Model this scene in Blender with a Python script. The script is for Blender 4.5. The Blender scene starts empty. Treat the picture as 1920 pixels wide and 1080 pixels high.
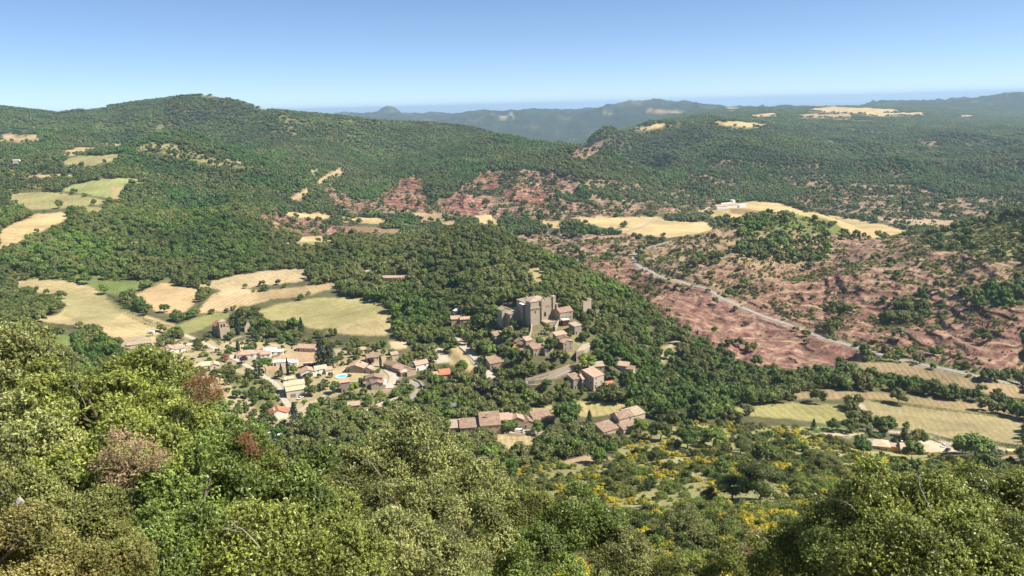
import bpy, math, random
import numpy as np
from mathutils import Vector, Matrix
rng = np.random.default_rng(7); random.seed(7)
scene = bpy.context.scene
COL = scene.collection
R = math.radians

# ------------------------------------------------------------------ camera, sky, sun, exposure
FPX, PITCH, ROLL = 1423.0, R(13.55), R(1.5)
cam = bpy.data.cameras.new("camera"); camo = bpy.data.objects.new("camera", cam); COL.objects.link(camo)
cam.sensor_width = 36; cam.lens = 36 * FPX / 1920; cam.clip_start = 0.5; cam.clip_end = 250000
camo.location = (0, 0, 0); camo.matrix_world = Matrix.Rotation(math.pi / 2 - PITCH, 4, 'X') @ Matrix.Rotation(-ROLL, 4, 'Z')
scene.camera = camo
SUN_EL, SUN_AZ = R(50), R(101)          # azimuth measured clockwise from the view direction (+Y)
world = bpy.data.worlds.new("World"); scene.world = world; world.use_nodes = True
nt = world.node_tree; nt.nodes.clear()
sky = nt.nodes.new("ShaderNodeTexSky"); sky.sky_type = 'NISHITA'; sky.sun_disc = False
sky.sun_elevation = SUN_EL; sky.sun_rotation = SUN_AZ; sky.altitude = 2000
sky.air_density = 0.62; sky.dust_density = 0.0; sky.ozone_density = 5.5
bg = nt.nodes.new("ShaderNodeBackground"); bg.inputs[1].default_value = 0.118
wo = nt.nodes.new("ShaderNodeOutputWorld")
gmn = nt.nodes.new('ShaderNodeGamma'); gmn.inputs[1].default_value = .84; nt.links.new(sky.outputs[0], gmn.inputs[0]); nt.links.new(gmn.outputs[0], bg.inputs[0]); nt.links.new(bg.outputs[0], wo.inputs[0])
sun = bpy.data.lights.new("sun", 'SUN'); sun.energy = 5.0; sun.angle = R(0.5); sun.color = (1.0, 0.94, 0.82)
suno = bpy.data.objects.new("sun", sun); COL.objects.link(suno)
sd = Vector((math.sin(SUN_AZ) * math.cos(SUN_EL), math.cos(SUN_AZ) * math.cos(SUN_EL), math.sin(SUN_EL)))
suno.rotation_euler = sd.to_track_quat('Z', 'Y').to_euler()
vs = scene.view_settings; vs.view_transform = 'Standard'; vs.look = 'None'; vs.gamma = 1; vs.use_curve_mapping = False
vs.exposure = 0.78
scene.cycles.max_bounces = 5; scene.cycles.diffuse_bounces = 2; scene.cycles.glossy_bounces = 1
scene.cycles.transmission_bounces = 3; scene.cycles.transparent_max_bounces = 4; scene.cycles.volume_bounces = 1
scene.cycles.use_denoising = True

# ------------------------------------------------------------------ tags
def tag(o, label=None, cat=None, group=None, kind=None):
    if label: o["label"] = label
    if cat: o["category"] = cat
    if group: o["group"] = group
    if kind: o["kind"] = kind
    return o
def empty(name, loc, rz=0.0):
    o = bpy.data.objects.new(name, None); COL.objects.link(o); o.location = loc; o.rotation_euler = (0, 0, rz)
    o.empty_display_size = 0.5
    return o

# ------------------------------------------------------------------ projection
cP, sP, cR, sR = math.cos(PITCH), math.sin(PITCH), math.cos(ROLL), math.sin(ROLL)
def ray(px, py):
    ix, iy = (px - 960) / FPX, (540 - py) / FPX
    dx, dy = ix * cR + iy * sR, iy * cR - ix * sR
    yc = cP + dy * sP
    return dx / yc, (-sP + dy * cP) / yc          # u = X/Y, s = Z/Y
def proj(x, y, z):
    w = y * cP - z * sP
    dx, dy = x / w, (y * sP + z * cP) / w
    return 960 + FPX * (dx * cR - dy * sR), 540 - FPX * (dx * sR + dy * cR)

# ------------------------------------------------------------------ noise
def _h(ix, iy, seed):
    n = (ix.astype(np.int64) * 374761393 + iy.astype(np.int64) * 668265263 + seed * 1442695041) & 0x7fffffff
    n = ((n ^ (n >> 13)) * 1274126177) & 0x7fffffff
    return ((n ^ (n >> 16)) & 0xffff) / 65535.0
def vnoise(x, y, seed=0):
    ix, iy = np.floor(x), np.floor(y); fx, fy = x - ix, y - iy
    fx = fx * fx * fx * (fx * (fx * 6 - 15) + 10); fy = fy * fy * fy * (fy * (fy * 6 - 15) + 10)
    a, b, c, d = _h(ix, iy, seed), _h(ix + 1, iy, seed), _h(ix, iy + 1, seed), _h(ix + 1, iy + 1, seed)
    return (a + (b - a) * fx) * (1 - fy) + (c + (d - c) * fx) * fy
def fbm(x, y, oct=4, seed=0):
    t = 0; a = 0.5; s = 0
    for i in range(oct):
        t = t + a * vnoise(x, y, seed + i * 17); s += a; a *= 0.5; x = x * 2.03 + 5.1; y = y * 2.03 + 1.7
    return t / s * 2 - 1
def ridged(x, y, oct=4, seed=0):
    t = 0; a = 0.5; s = 0
    for i in range(oct):
        t = t + a * (1 - np.abs(vnoise(x, y, seed + i * 13) * 2 - 1)); s += a; a *= 0.5; x = x * 2.1; y = y * 2.1
    return t / s

# ------------------------------------------------------------------ terrain: control points read off the photograph, at real distances
CP = []
def P(px, py, Y): u, s = ray(px, py); CP.append((u, math.log(Y), s, px))
def Z(px, Y, z):
    s = z / Y; w = cP - s * sP
    CP.append(((px - 960) / FPX * w, math.log(Y), s, px))
for px in (0, 480, 960, 1440, 1920):
    for Y, s in ((2, -.85), (6, -.82), (25, -.78), (60, -.73), (110, -.67)): Z(px, Y, s * Y)
for t in """1440 950 195;1920 950 190;1440 880 275;1440 850 320;1920 860 310;1690 845 372;1440 800 395;1920 845 350;508 817 395;700 860 330
1060 865 320;960 800 400;80 640 540;0 700 440;250 760 400;555 740 455;400 680 505;415 630 570;700 700 490;850 700 490;850 640 550;960 760 435
1100 730 455;1000 612 520;1070 660 490;960 690 478;1040 600 530;1100 590 540;1150 680 480;1700 780 435;1750 710 505;1500 760 450;1600 690 525
1300 730 480;1920 740 480;1920 700 520;250 580 650;60 530 730;300 530 740;600 580 650;540 510 780;700 620 575;0 600 600;850 435 850;640 450 900
480 490 830;700 520 740;850 520 690;1000 530 640;950 455 790;940 440 840;1050 487 740;1180 560 660;1290 640 580;1180 640 548;1250 700 510
1080 450 1050;1150 500 900;1250 580 720;1400 660 590;1450 690 540;1190 480 960;1240 520 840;1400 575 715;1600 650 590;1600 560 690;1800 620 575
1920 560 600;1920 640 540;1700 480 800;1900 480 720;1920 398 830;1850 415 850;1780 432 880;1700 447 920;1900 440 760;1800 480 760;1480 400 960;1420 407 955;1540 405 965;1370 424 940;1320 440 950;1600 424 975;1440 450 880;1560 470 870;1500 430 915;1660 490 800;1620 520 740;1250 470 950;1300 490 860;1480 500 820
1640 442 1000;1400 470 850;1350 550 760;1250 425 1240;1650 432 1200;1150 410 1340;900 412 1320;620 405 1350;700 430 1190;560 440 1080;1370 385 1480
1750 412 1330;1850 408 1340;200 515 770;400 490 820;0 500 780;0 462 840;200 420 950;280 345 1250;400 400 1020;440 370 1180;480 440 950;500 400 1150
500 470 920;330 328 1450;60 430 900;60 380 1100;60 340 1350;60 300 1700;150 290 1800;40 260 2150;0 250 2300;315 268 1750;200 300 1650;315 315 1500
420 298 1680;500 315 1650;250 250 2350;0 240 2400;390 175 3000;0 196 2900;60 204 2950;110 208 2950;200 196 3000;270 185 3000;340 180 3000;430 183 2950;500 202 2900
560 208 2800;620 213 2750;700 221 2650;800 226 2500;880 233 2400;940 250 2300;1000 270 2200;1060 285 2100;1150 310 1950;1250 345 1750;1330 368 1600
400 240 2500;300 225 2650;600 280 2150;700 290 2050;850 290 2000;600 330 1700;750 330 1780;850 380 1500;1000 330 1750;1000 395 1420;1150 370 1550
1200 395 1440;540 305 1850;560 350 1500;520 375 1380;1080 282 5000;1100 255 6500;1230 190 9500;1170 194 9500;1130 200 9500;1050 206 9500;950 211 9500
1330 197 9000;880 214 9500;760 215 10500;640 216 10500;1000 235 7500;1250 215 7000;1180 240 5500;1095 292 2300;1135 250 2700;1290 228 3100
1240 236 3050;1400 232 3200;1550 215 4300;1550 204 5500;1400 212 5000;1330 207 6000;1700 202 6000;1650 215 4600;1400 260 2650;1400 300 2150
1300 330 1850;1450 340 1850;1400 365 1620;1600 260 2900;1700 300 2200;1700 350 1700;1600 370 1580;1750 395 1400;1900 330 1800;1900 290 2300
1800 250 3000;1920 240 3500;1750 225 4500;1920 215 6000;1920 177 8500;1860 182 8500;1800 189 9000;1720 194 9000;1640 197 9000;1360 201 8500
1450 203 8000;1600 200 8000;0 700 480;150 640 530""".replace("\n", ";").split(";"):
    P(*map(float, t.split()))
for t in """850 1050 -192;700 1080 -190;1000 900 -196;1150 800 -200;1000 1010 -200;1920 1150 -192;1700 1080 -202;1480 1180 -203;1400 1130 -203;1560 1150 -203;1920 1010 -172;1800 1010 -185;1660 1060 -198;1480 1120 -190;400 1180 -168;315 2020 -128;450 2020 -142
0 4500 -200;390 4300 -250;800 3900 -300;1000 3500 -315;1100 3000 -315;1140 2450 -290;0 9000 -300;400 9000 -330;1920 13000 -300;1400 13000 -420;1000 13000 -330
480 195 -117;960 195 -117;0 195 -120;480 290 -160;960 250 -140;0 300 -145""".replace("\n", ";").split(";"):
    Z(*map(float, t.split()))
for px in (0, 480, 960, 1440, 1920):
    for Y, z in ((17000, -440), (26000, -446), (60000, -446), (110000, -446)): Z(px, Y, z)
for c in list(CP):
    if c[3] < 130: CP.append((c[0] - .36, c[1], c[2], 500))
    if c[3] > 1790: CP.append((c[0] + .36, c[1], c[2], 500))
cp = np.array(CP)[:, :3]
SU, SV = 1.0, 0.42
def tps(A, B):
    d2 = ((A[:, None, 0] - B[None, :, 0]) * SU) ** 2 + ((A[:, None, 1] - B[None, :, 1]) * SV) ** 2
    return np.where(d2 > 1e-12, 0.5 * d2 * np.log(d2 + 1e-12), 0) 
n = len(cp)
K = tps(cp, cp) + np.eye(n) * 2e-5
Q = np.c_[np.ones(n), cp[:, :2]]
sol = np.linalg.solve(np.block([[K, Q], [Q.T, np.zeros((3, 3))]]), np.r_[cp[:, 2], 0, 0, 0])
cu = np.linspace(-1.12, 1.12, 300); cv = np.linspace(math.log(2), math.log(110000), 420)
G = np.stack(np.meshgrid(cu, cv), -1).reshape(-1, 2)
S0 = np.empty(len(G))
for i in range(0, len(G), 8000):
    g = G[i:i + 8000]; S0[i:i + 8000] = tps(g, cp) @ sol[:n] + np.c_[np.ones(len(g)), g] @ sol[n:]
S0 = S0.reshape(len(cv), len(cu))
def bil(A, ax_u, ax_v, u, v):
    fu = np.interp(u, ax_u, np.arange(len(ax_u))); fv = np.interp(v, ax_v, np.arange(len(ax_v)))
    iu = np.minimum(fu.astype(int), len(ax_u) - 2); iv = np.minimum(fv.astype(int), len(ax_v) - 2)
    a, b = fu - iu, fv - iv
    return (A[iv, iu] * (1 - a) + A[iv, iu + 1] * a) * (1 - b) + (A[iv + 1, iu] * (1 - a) + A[iv + 1, iu + 1] * a) * b
NU = 1151
gu = np.linspace(-1.1, 1.1, NU)
gv = np.r_[np.linspace(math.log(2), math.log(80), 40)[:-1], np.linspace(math.log(80), math.log(6000), 960)[:-1], np.linspace(math.log(6000), math.log(105000), 200)]
NV = len(gv)
U, V = np.meshgrid(gu, gv); YY = np.exp(V); XX = U * YY
S = bil(S0, cu, cv, U.ravel(), V.ravel()).reshape(NV, NU)
# far volcanic-looking peak and shoulder behind the ridge
pk = np.abs((U - ray(731, 203)[0]) * 1460); rr = np.exp(-((V - math.log(12500)) / .07) ** 2)
S += rr * (0.0082 * np.exp(-(pk / 20) ** 2.6) + 0.0035 * np.exp(-(pk / 45) ** 2))
ZZ = S * YY
def sm(a, b, x): t = np.clip((x - a) / (b - a), 0, 1); return t * t * (3 - 2 * t)
# hills get spurs and gullies, the valley stays smooth
hill = sm(1150, 1700, YY) * (1 - sm(9000, 16000, YY))
flat = sm(-212, -186, ZZ)
big = sm(2500, 5000, YY) * (1 - .85 * sm(.08, .16, U) * sm(2900, 3500, YY) * (1 - sm(6500, 8000, YY)))
hill *= 1 - .8 * sm(.08, .16, U) * sm(2900, 3500, YY) * (1 - sm(6500, 8000, YY))
ZZ += hill * flat * (ridged(XX / 330 + 3, YY / 420, 4, 3) - .62) * (46 + 50 * big)
ZZ += hill * flat * (1 - sm(3300, 4200, YY)) * (ridged(XX / 760 + 1.3, YY / 900 + .4, 2, 57) - .66) * 105
ZZ += hill * (ridged(XX / 900 + 8, YY / 1100, 3, 31) - .6) * 90 * big
ZZ += fbm(XX / 60, YY / 60, 4, 9) * (1.2 + 3 * sm(900, 2000, YY) * flat) * sm(60, 400, YY) * (1 - sm(9000, 16000, YY))
# skyline fit: bring the crest of the big hill back to its surveyed outline after the spurs were added
sky_px = [-60, 0, 60, 110, 200, 270, 345, 390, 430, 500, 560, 620, 700, 800, 880, 940]
sky_py = [203, 200, 207, 212, 200, 190, 181, 178, 186, 206, 212, 217, 226, 231, 238, 254]
tg = np.array([ray(a, b) for a, b in zip(sky_px, sky_py)])
for _ in range(3):
    q_ = np.where((YY > 2150) & (YY < 3700), ZZ / YY, -9).max(0)
    dl = (np.interp(gu, tg[:, 0], tg[:, 1]) - q_) * (1 - sm(tg[-1, 0] - .02, tg[-1, 0] + .04, gu))
    ZZ += dl[None, :] * YY * sm(1750, 2500, YY) * (1 - sm(3500, 4600, YY))
spur = np.exp(-((XX + 60) / 260) ** 2 - ((YY - 760) / 130) ** 2)
ZZ += spur * fbm(XX / 45, YY / 45, 3, 77) * 3
# ------------------------------------------------------------------ land cover
def hit(px, py, ZG=None):
    u, s = ray(px, py)
    fu = np.interp(u, gu, np.arange(NU)); iu = min(int(fu), NU - 2); a = fu - iu
    col = (ZZ[:, iu] * (1 - a) + ZZ[:, iu + 1] * a) / YY[:, 0]
    k = np.argmax(col >= s)
    if col[k] < s: k = NV - 1
    k = max(k, 1)
    t = (s - col[k - 1]) / max(col[k] - col[k - 1], 1e-9); t = min(max(t, 0), 1)
    v = gv[k - 1] + (gv[k] - gv[k - 1]) * t
    return u, v
def gz(x, y):
    x = np.atleast_1d(np.asarray(x, float)); y = np.atleast_1d(np.asarray(y, float))
    return bil(ZZ, gu, gv, x / y, np.log(y))
def at(px, py):
    u, v = hit(px, py); y = math.exp(v); x = u * y
    return x, y, float(gz(x, y)[0])
def inpoly(poly, Ux, Vx):
    ins = np.zeros(Ux.shape, bool); n = len(poly)
    for i in range(n):
        x1, y1 = poly[i]; x2, y2 = poly[(i + 1) % n]
        if y1 == y2: continue
        c = (y1 > Vx) != (y2 > Vx)
        ins ^= c & (Ux < (x2 - x1) * (Vx - y1) / (y2 - y1) + x1)
    return ins
def pts(s): a = list(map(float, s.replace(",", " ").split())); return list(zip(a[::2], a[1::2]))
# wobble of the boundaries
WU = U + fbm(XX / (YY * .012), V * 90, 3, 5) * .0035; WV = V + fbm(XX / (YY * .016) + 9, V * 60, 3, 6) * .007
# per-vertex layers
colr = np.empty((NV, NU, 3)); colr[:] = (.105, .10, .05)
dens = np.ones((NV, NU)); shrub = np.zeros((NV, NU)); rock = np.zeros((NV, NU)); fcor = np.zeros((NV, NU)); fstr = np.zeros((NV, NU)); broom = np.zeros((NV, NU))
MASK = np.ones((560, 1000), bool); FM = np.ones((560, 1000), bool)   # where the photograph shows woodland reaching
_my, _mx = np.mgrid[0:560, 0:1000] * 2.0
def protect(s, val=False, fm=False):
    q = inpoly(pts(s), _mx, _my); MASK[q] = val; FM[q] = fm
def region(s, col=None, d=None, sh=None, rk=None, ang=None, sp=4.0, st=0.0, br=None, wob=True):
    pix = pts(s); poly = []
    for i, (px, py) in enumerate(pix):
        poly.append(hit(px, py))
    pa = np.array(poly)
    r0 = np.searchsorted(gv, pa[:, 1].min() - .02); r1 = np.searchsorted(gv, pa[:, 1].max() + .02)
    c0 = np.searchsorted(gu, pa[:, 0].min() - .01); c1 = np.searchsorted(gu, pa[:, 0].max() + .01)
    sl = (slice(r0, r1 + 1), slice(c0, c1 + 1))
    # test in the photo's own projection so that straight edges stay straight on rolling ground
    PX, PY = proj(XX[sl], YY[sl], ZZ[sl])
    q = 4.0 if wob else 0
    nx = fbm(XX[sl] / (YY[sl] * .012), V[sl] * 90, 3, 5) * q; ny = fbm(XX[sl] / (YY[sl] * .016) + 9, V[sl] * 70, 3, 6) * q * .5
    m = inpoly([(float(a), float(b)) for a, b in pix], PX + nx, PY + ny)
    m &= (V[sl] > pa[:, 1].min() - .03) & (V[sl] < pa[:, 1].max() + .03)
    if col is not None: colr[sl][m] = col; fstr[sl][m] = 0; rock[sl][m] = 0
    if d is not None:
        dens[sl][m] = d
        protect(s, d > .3, d > .3 or (sh or 0) > .1)
    shrub[sl][m] = 0 if sh is None else sh
    if rk is not None: rock[sl][m] = rk
    if br is not None: broom[sl][m] = br
    if ang is not None:
        fcor[sl][m] = ((XX[sl] * math.cos(R(ang)) + YY[sl] * math.sin(R(ang))) / sp)[m]; fstr[sl][m] = st
    return m
STRAW, DRY, TAN, BROWN = (.50, .37, .185), (.33, .29, .13), (.40, .29, .155), (.27, .17, .10)
RED, PINK, GRASS, SAND = (.26, .14, .10), (.33, .23, .165), (.13, .19, .045), (.50, .41, .29)
SCRUB = (.31, .29, .125)
# --- right side: scrub and red lands
region("1205 470 1290 440 1340 427 1420 402 1500 398 1560 410 1640 440 1700 440 1760 440 1850 412 1925 395 1925 690 1800 690 1640 655 1400 575 1260 515 1198 497", (.36, .265, .15), .0, .36, .65)
region("1300 500 1450 490 1600 480 1760 450 1850 500 1925 560 1925 700 1800 690 1640 655 1400 575", (.30, .19, .125), .02, .28, .9)
region("1400 545 1560 520 1700 560 1900 590 1925 640 1925 690 1800 690 1640 655 1480 600", (.24, .13, .095), .02, .22, 1)
region("1560 440 1720 440 1740 500 1640 530 1560 500", (.29, .185, .135), .02, .3, .8)
region("955 442 1060 432 1180 445 1225 455 1190 475 1185 495 1150 520 1100 502 1030 478", (.34, .22, .155), .04, .3, .9)
region("1100 500 1185 495 1225 512 1270 530 1400 577 1600 652 1640 668 1560 688 1480 692 1400 682 1290 625 1230 578 1180 548", (.25, .14, .105), .03, .18, .95)
region("1230 550 1320 555 1480 600 1610 655 1640 668 1560 688 1480 692 1400 682 1290 625", (.25, .13, .10), .02, .10, 1)
for s in ("1400 440 1480 444 1500 490 1420 482 1355 470", "1290 480 1350 465 1362 495 1290 500", "1500 465 1560 447 1556 478 1500 492", "1655 562 1740 560 1732 604 1660 602",
          "1545 565 1620 570 1600 592 1560 600", "1190 530 1240 540 1290 555 1260 560 1200 545", "1510 590 1560 600 1600 615 1560 622", "1560 440 1600 428 1640 440 1600 448"):
    region(s, None, .75, .2)
region("1745 440 1850 412 1925 395 1925 500 1850 482 1780 470 1730 462", (.29, .24, .11), .22, .8)
region("1800 556 1925 525 1925 585 1830 585", (.24, .18, .10), .5, .3)
region("1390 412 1450 399 1540 405 1605 425 1580 440 1480 434 1410 437", (.14, .165, .055), .10, .8)
for s in ("1380 416 1420 402 1446 404 1425 440 1380 440", "1545 402 1600 416 1690 440 1640 448 1580 434 1540 414", "1440 432 1500 436 1560 438 1540 452 1450 450"): region(s, None, .85, .2)
region("1598 647 1640 655 1760 676 1925 712 1925 729 1760 694 1620 672", (.16, .16, .07), .85, .3)
region("1480 372 1560 350 1600 345 1700 345 1790 370 1900 368 1925 378 1925 400 1800 417 1620 402 1510 388", (.30, .215, .15), .12, .75, .5)
region("1618 402 1680 408 1800 414 1770 427 1680 421", (.40, .29, .20), .02, .15)
for s in ("1318 295 1392 299 1386 312 1325 306", "1408 303 1442 308 1410 316", "1455 312 1542 308 1545 320 1470 320", "1285 322 1360 330 1392 346 1300 341", "1470 332 1560 325 1566 346 1490 352",
          "1600 298 1625 300 1610 306", "1650 318 1700 322 1680 330", "1720 262 1770 268 1740 272"):
    region(s, (.31, .20, .145), .25, .4, .6)
region("1060 290 1098 272 1132 263 1125 280 1095 297", (.36, .23, .165), .1, .2, .7)
# plateau fields
for s, c in (("1172 242 1240 231 1268 234 1205 245", STRAW), ("1322 231 1380 227 1458 235 1400 239", STRAW), ("1400 216 1450 211 1462 216 1410 220", STRAW), ("1498 207 1560 200 1650 203 1700 208 1640 213 1560 211", STRAW),
             ("1488 215 1600 213 1592 221 1500 220", TAN), ("1340 200 1400 203 1372 207", TAN), ("1196 205 1240 206 1292 212 1230 212", TAN), ("1610 213 1740 210 1730 216 1640 218", STRAW), ("1780 216 1830 216 1820 221", TAN),
             ("930 215 968 217 950 219", SAND), ("1130 211 1150 212 1140 214", TAN), ("1560 222 1640 222 1630 226", TAN)):
    region(s, c, 0, .03)
# --- centre: big red cliff under the wooded hill, valley fields
region("600 352 660 372 700 377 752 338 772 328 795 335 803 372 830 378 870 350 905 322 930 318 980 315 1040 325 1100 335 1180 342 1300 355 1345 372 1330 397 1200 402 1050 412 900 407 780 402 640 397", (.30, .19, .14), .08, .45, 1)
region("1060 330 1110 338 1180 345 1290 355 1345 372 1300 385 1180 380 1100 368", (.30, .22, .14), .35, .35, .5)
for s in ("700 377 752 340 772 330 795 337 803 376 800 392 740 395", "810 378 860 365 905 372 900 395 840 397", "870 350 905 325 940 322 935 350 890 362", "940 355 1000 345 1040 360 1030 385 960 380", "640 375 690 385 680 395 645 392", "770 328 782 326 790 345 770 350"):
    region(s, (.25, .10, .075), .03, .15, 1)
for s in ("1040 360 1100 355 1110 385 1060 385", "1110 352 1160 350 1170 372 1120 370", "820 345 842 340 845 370 825 372", "880 352 905 345 900 365 870 368"): region(s, None, .8, .2)
region("535 290 575 292 570 303 545 302", (.30, .17, .13), .3, .4, 1)
region("480 405 520 398 560 412 620 420 755 433 700 442 560 440 505 425", (.26, .12, .095), .06, .2, 1)
for s, c, a in (("525 397 600 400 642 408 610 411 550 408", STRAW, 10), ("640 407 735 411 720 420 640 418", STRAW, 80), ("768 398 830 399 838 412 790 418", TAN, 60), ("560 443 628 442 622 453 560 456", STRAW, 20), ("530 455 600 452 590 460 540 462", DRY, 20),
                ("885 404 920 402 942 420 905 424", STRAW, 70), ("1010 412 1062 415 1052 428 1012 425", STRAW, 30), ("1080 407 1230 406 1250 412 1150 430 1090 420", STRAW, 10), ("1152 432 1232 412 1330 418 1337 435 1250 446 1180 441", STRAW, 85),
                ("640 422 752 430 742 439 650 438", BROWN, 50), ("820 412 856 415 850 424 825 422", TAN, 20),
                ("1308 396 1340 388 1410 376 1462 381 1502 394 1600 410 1725 436 1640 446 1585 432 1560 414 1500 402 1430 399 1395 408 1350 413", STRAW, 30), ("1370 391 1425 394 1412 405 1370 400", BROWN, 60),
                ("588 342 650 307 642 325 605 346", TAN, 40), ("535 378 575 352 580 360 560 376", TAN, 50), ("575 320 600 315 590 330", DRY, 0)):
    region(s, c, 0, .02, None, a, 9, .06)
# --- left plateau
region("0 312 60 325 95 345 70 358 0 360", (.20, .18, .06), .25, .5, br=1.0)
for s, c, a in (("0 432 70 400 132 399 125 411 50 447 -10 474", STRAW, 70), ("18 363 90 359 170 369 207 380 150 388 60 394 20 382", DRY, 30), ("105 356 190 334 288 335 245 346 228 366 214 373 170 366", (.30, .31, .12), 15), ("110 306 150 292 230 289 210 303 170 313 130 311", DRY, 10),
                ("108 289 140 276 188 276 160 286 130 292", TAN, 30), ("0 253 72 252 76 262 40 268 0 264", TAN, 0), ("50 328 130 325 162 330 60 334", STRAW, 0), ("205 350 222 345 228 372 215 376", TAN, 0), ("150 386 200 392 190 400 155 398", DRY, 0), ("170 268 240 270 220 275", DRY, 0)):
    region(s, c, 0, .006, None, a, 9, .05)
region("245 281 290 265 315 262 342 276 385 290 440 300 492 305 500 314 430 312 360 301 300 286", (.27, .24, .11), .3, .4)
region("455 180 500 195 470 190", TAN, .3)
region("355 176 400 172 430 180 400 182", (.3, .23, .15), .2, .3)
region("150 200 200 193 205 198 160 203", (.32, .25, .16), .3, .3); region("470 195 505 199 495 205 475 201", TAN, 0)
# --- west fields by the village
region("0 520 60 505 160 515 300 525 380 520 300 535 60 525 0 535", (.16, .16, .06), .4, .4, br=.6)
for s, c, a, st, sp in (("12 531 60 524 130 527 172 538 208 560 240 580 275 592 330 610 300 622 285 645 215 635 170 612 120 608 35 601 108 590 127 575 112 560 70 548", (.47, .37, .19), 60, .08, 6), ("148 527 278 526 255 548 215 553 180 540", (.15, .19, .06), 0, .25, 3.5),
                ("240 557 305 531 375 542 372 560 345 586 300 587 270 572", (.47, .33, .18), -40, .13, 5), ("360 588 395 552 440 539 480 545 505 562 440 582", (.50, .36, .20), -12, .14, 5), ("478 548 560 538 640 530 630 541 560 556 490 562", TAN, 35, .06, 5),
                ("370 536 420 521 500 507 572 504 582 525 500 536 420 546", (.47, .36, .21), 40, .05, 6), ("462 592 520 571 600 557 680 561 727 578 737 592 700 602 650 613 600 618 540 607 500 598", (.36, .31, .14), -60, .05, 7),
                ("608 622 660 606 722 592 748 612 722 630 640 627", (.44, .35, .18), 30, .04, 5), ("325 612 400 586 455 590 420 601 350 628", (.27, .26, .10), 0, 0, 5), ("30 645 60 626 140 628 130 650 60 660 30 655", (.17, .23, .06), 75, .18, 4), ("215 640 262 630 300 640 280 655 225 655", (.42, .33, .22), 0, 0, 4)):
    region(s, c, 0, .006, None, a, sp, st)
region("110 548 190 550 240 576 215 598 150 602 115 592 128 572", (.34, .29, .14), 0, .02)
region("395 560 450 520 480 520 420 560", None, 0, .1)
# --- east fields
for s, c, a, st, sp in (("1603 679 1700 682 1800 705 1925 731 1925 748 1850 737 1700 706 1610 692", (.32, .235, .135), -15, .12, 4), ("1488 736 1560 730 1700 740 1925 770 1925 781 1750 762 1620 748 1490 747", (.32, .23, .13), -12, .1, 4),
                ("1335 768 1480 755 1570 757 1612 790 1560 797 1500 787 1420 782", (.29, .26, .105), 0, .08, 5), ("1600 742 1640 755 1800 765 1925 787 1925 835 1800 826 1660 802 1618 772", (.32, .26, .135), -20, .06, 4),
                ("1718 822 1800 828 1795 848 1735 848", SAND, 0, 0, 4), ("1865 836 1925 843 1925 862 1878 858", (.46, .37, .22), 0, 0, 4), ("1000 764 1100 752 1172 756 1182 770 1110 782 1000 777", (.39, .32, .14), 0, .08, 4),
                ("918 817 1018 812 1005 832 930 846", (.45, .34, .19), 5, .1, 3), ("975 882 1135 845 1148 862 1030 877 985 888", (.42, .30, .185), 70, .2, 3), ("1500 800 1600 805 1610 818 1520 815", (.2, .26, .08), 10, .3, 3)):
    region(s, c, 0, .01, None, a, sp, st)
# --- village floor and castle mound
region("290 642 345 632 430 640 500 640 610 655 725 655 760 700 735 730 700 770 640 790 560 800 490 830 400 780 300 700", (.40, .32, .185), .4, .06)
region("500 672 580 655 605 672 590 690 520 700 498 700", (.43, .30, .18), 0, .05)
region("640 735 730 725 760 700 700 772 650 785", (.30, .26, .14), .15, .2)
for s in ("420 695 480 705 520 722 530 770 500 790 460 740 425 715", "600 755 650 735 720 740 650 790 600 800"): region(s, (.17, .17, .07), .9, .2)
region("805 674 815 655 832 645 842 668 846 678 820 681", (.50, .43, .33), 0, 0); region("848 655 862 653 900 690 896 701 870 700 843 684", (.46, .36, .18), 0, .03)
region("728 640 765 640 765 652 735 655", (.46, .36, .22), 0, 0)
region("925 610 950 600 1050 610 1080 600 1108 630 1085 662 1000 668 960 665 925 640", (.22, .20, .10), .8, .12)
region("985 503 1020 503 1022 528 990 530", (.42, .34, .17), .05, .1); region("1232 650 1275 640 1278 668 1235 688", (.35, .30, .14), .05, .2); region("1198 602 1245 600 1230 612", (.4, .3, .18), 0, .1)
# --- scrub-covered slope this side of the valley
region("940 900 1000 868 1150 872 1160 820 1285 793 1500 800 1620 845 1925 862 1925 1100 300 1100 300 960 600 860", SCRUB, .02, .36, br=1.0)
region("1480 900 1560 890 1620 920 1600 960 1500 950", (.21, .18, .10), .0, .5, br=.3); region("1320 860 1450 850 1440 872 1340 880", (.22, .2, .09), .0, .35, br=.2)
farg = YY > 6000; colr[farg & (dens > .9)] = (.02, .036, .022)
near = YY < 190; dens[near] = 0; shrub[near] = 0.9 * (YY[near] > 60); colr[near] = SCRUB; broom[near] = .6
# softening of the density by clearings
dens = np.where((dens > .95) & (YY > 1300), 1 - .6 * sm(.3, .5, fbm(XX / 190, YY / 240, 4, 81)) - .15 * sm(-.1, .3, fbm(XX / 60, YY / 60, 3, 83)), dens)
bare = (dens < .8) & (dens > .3) & (YY > 1300); colr[bare] = colr[bare] * .5 + np.array((.19, .18, .085)) * .5
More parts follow.
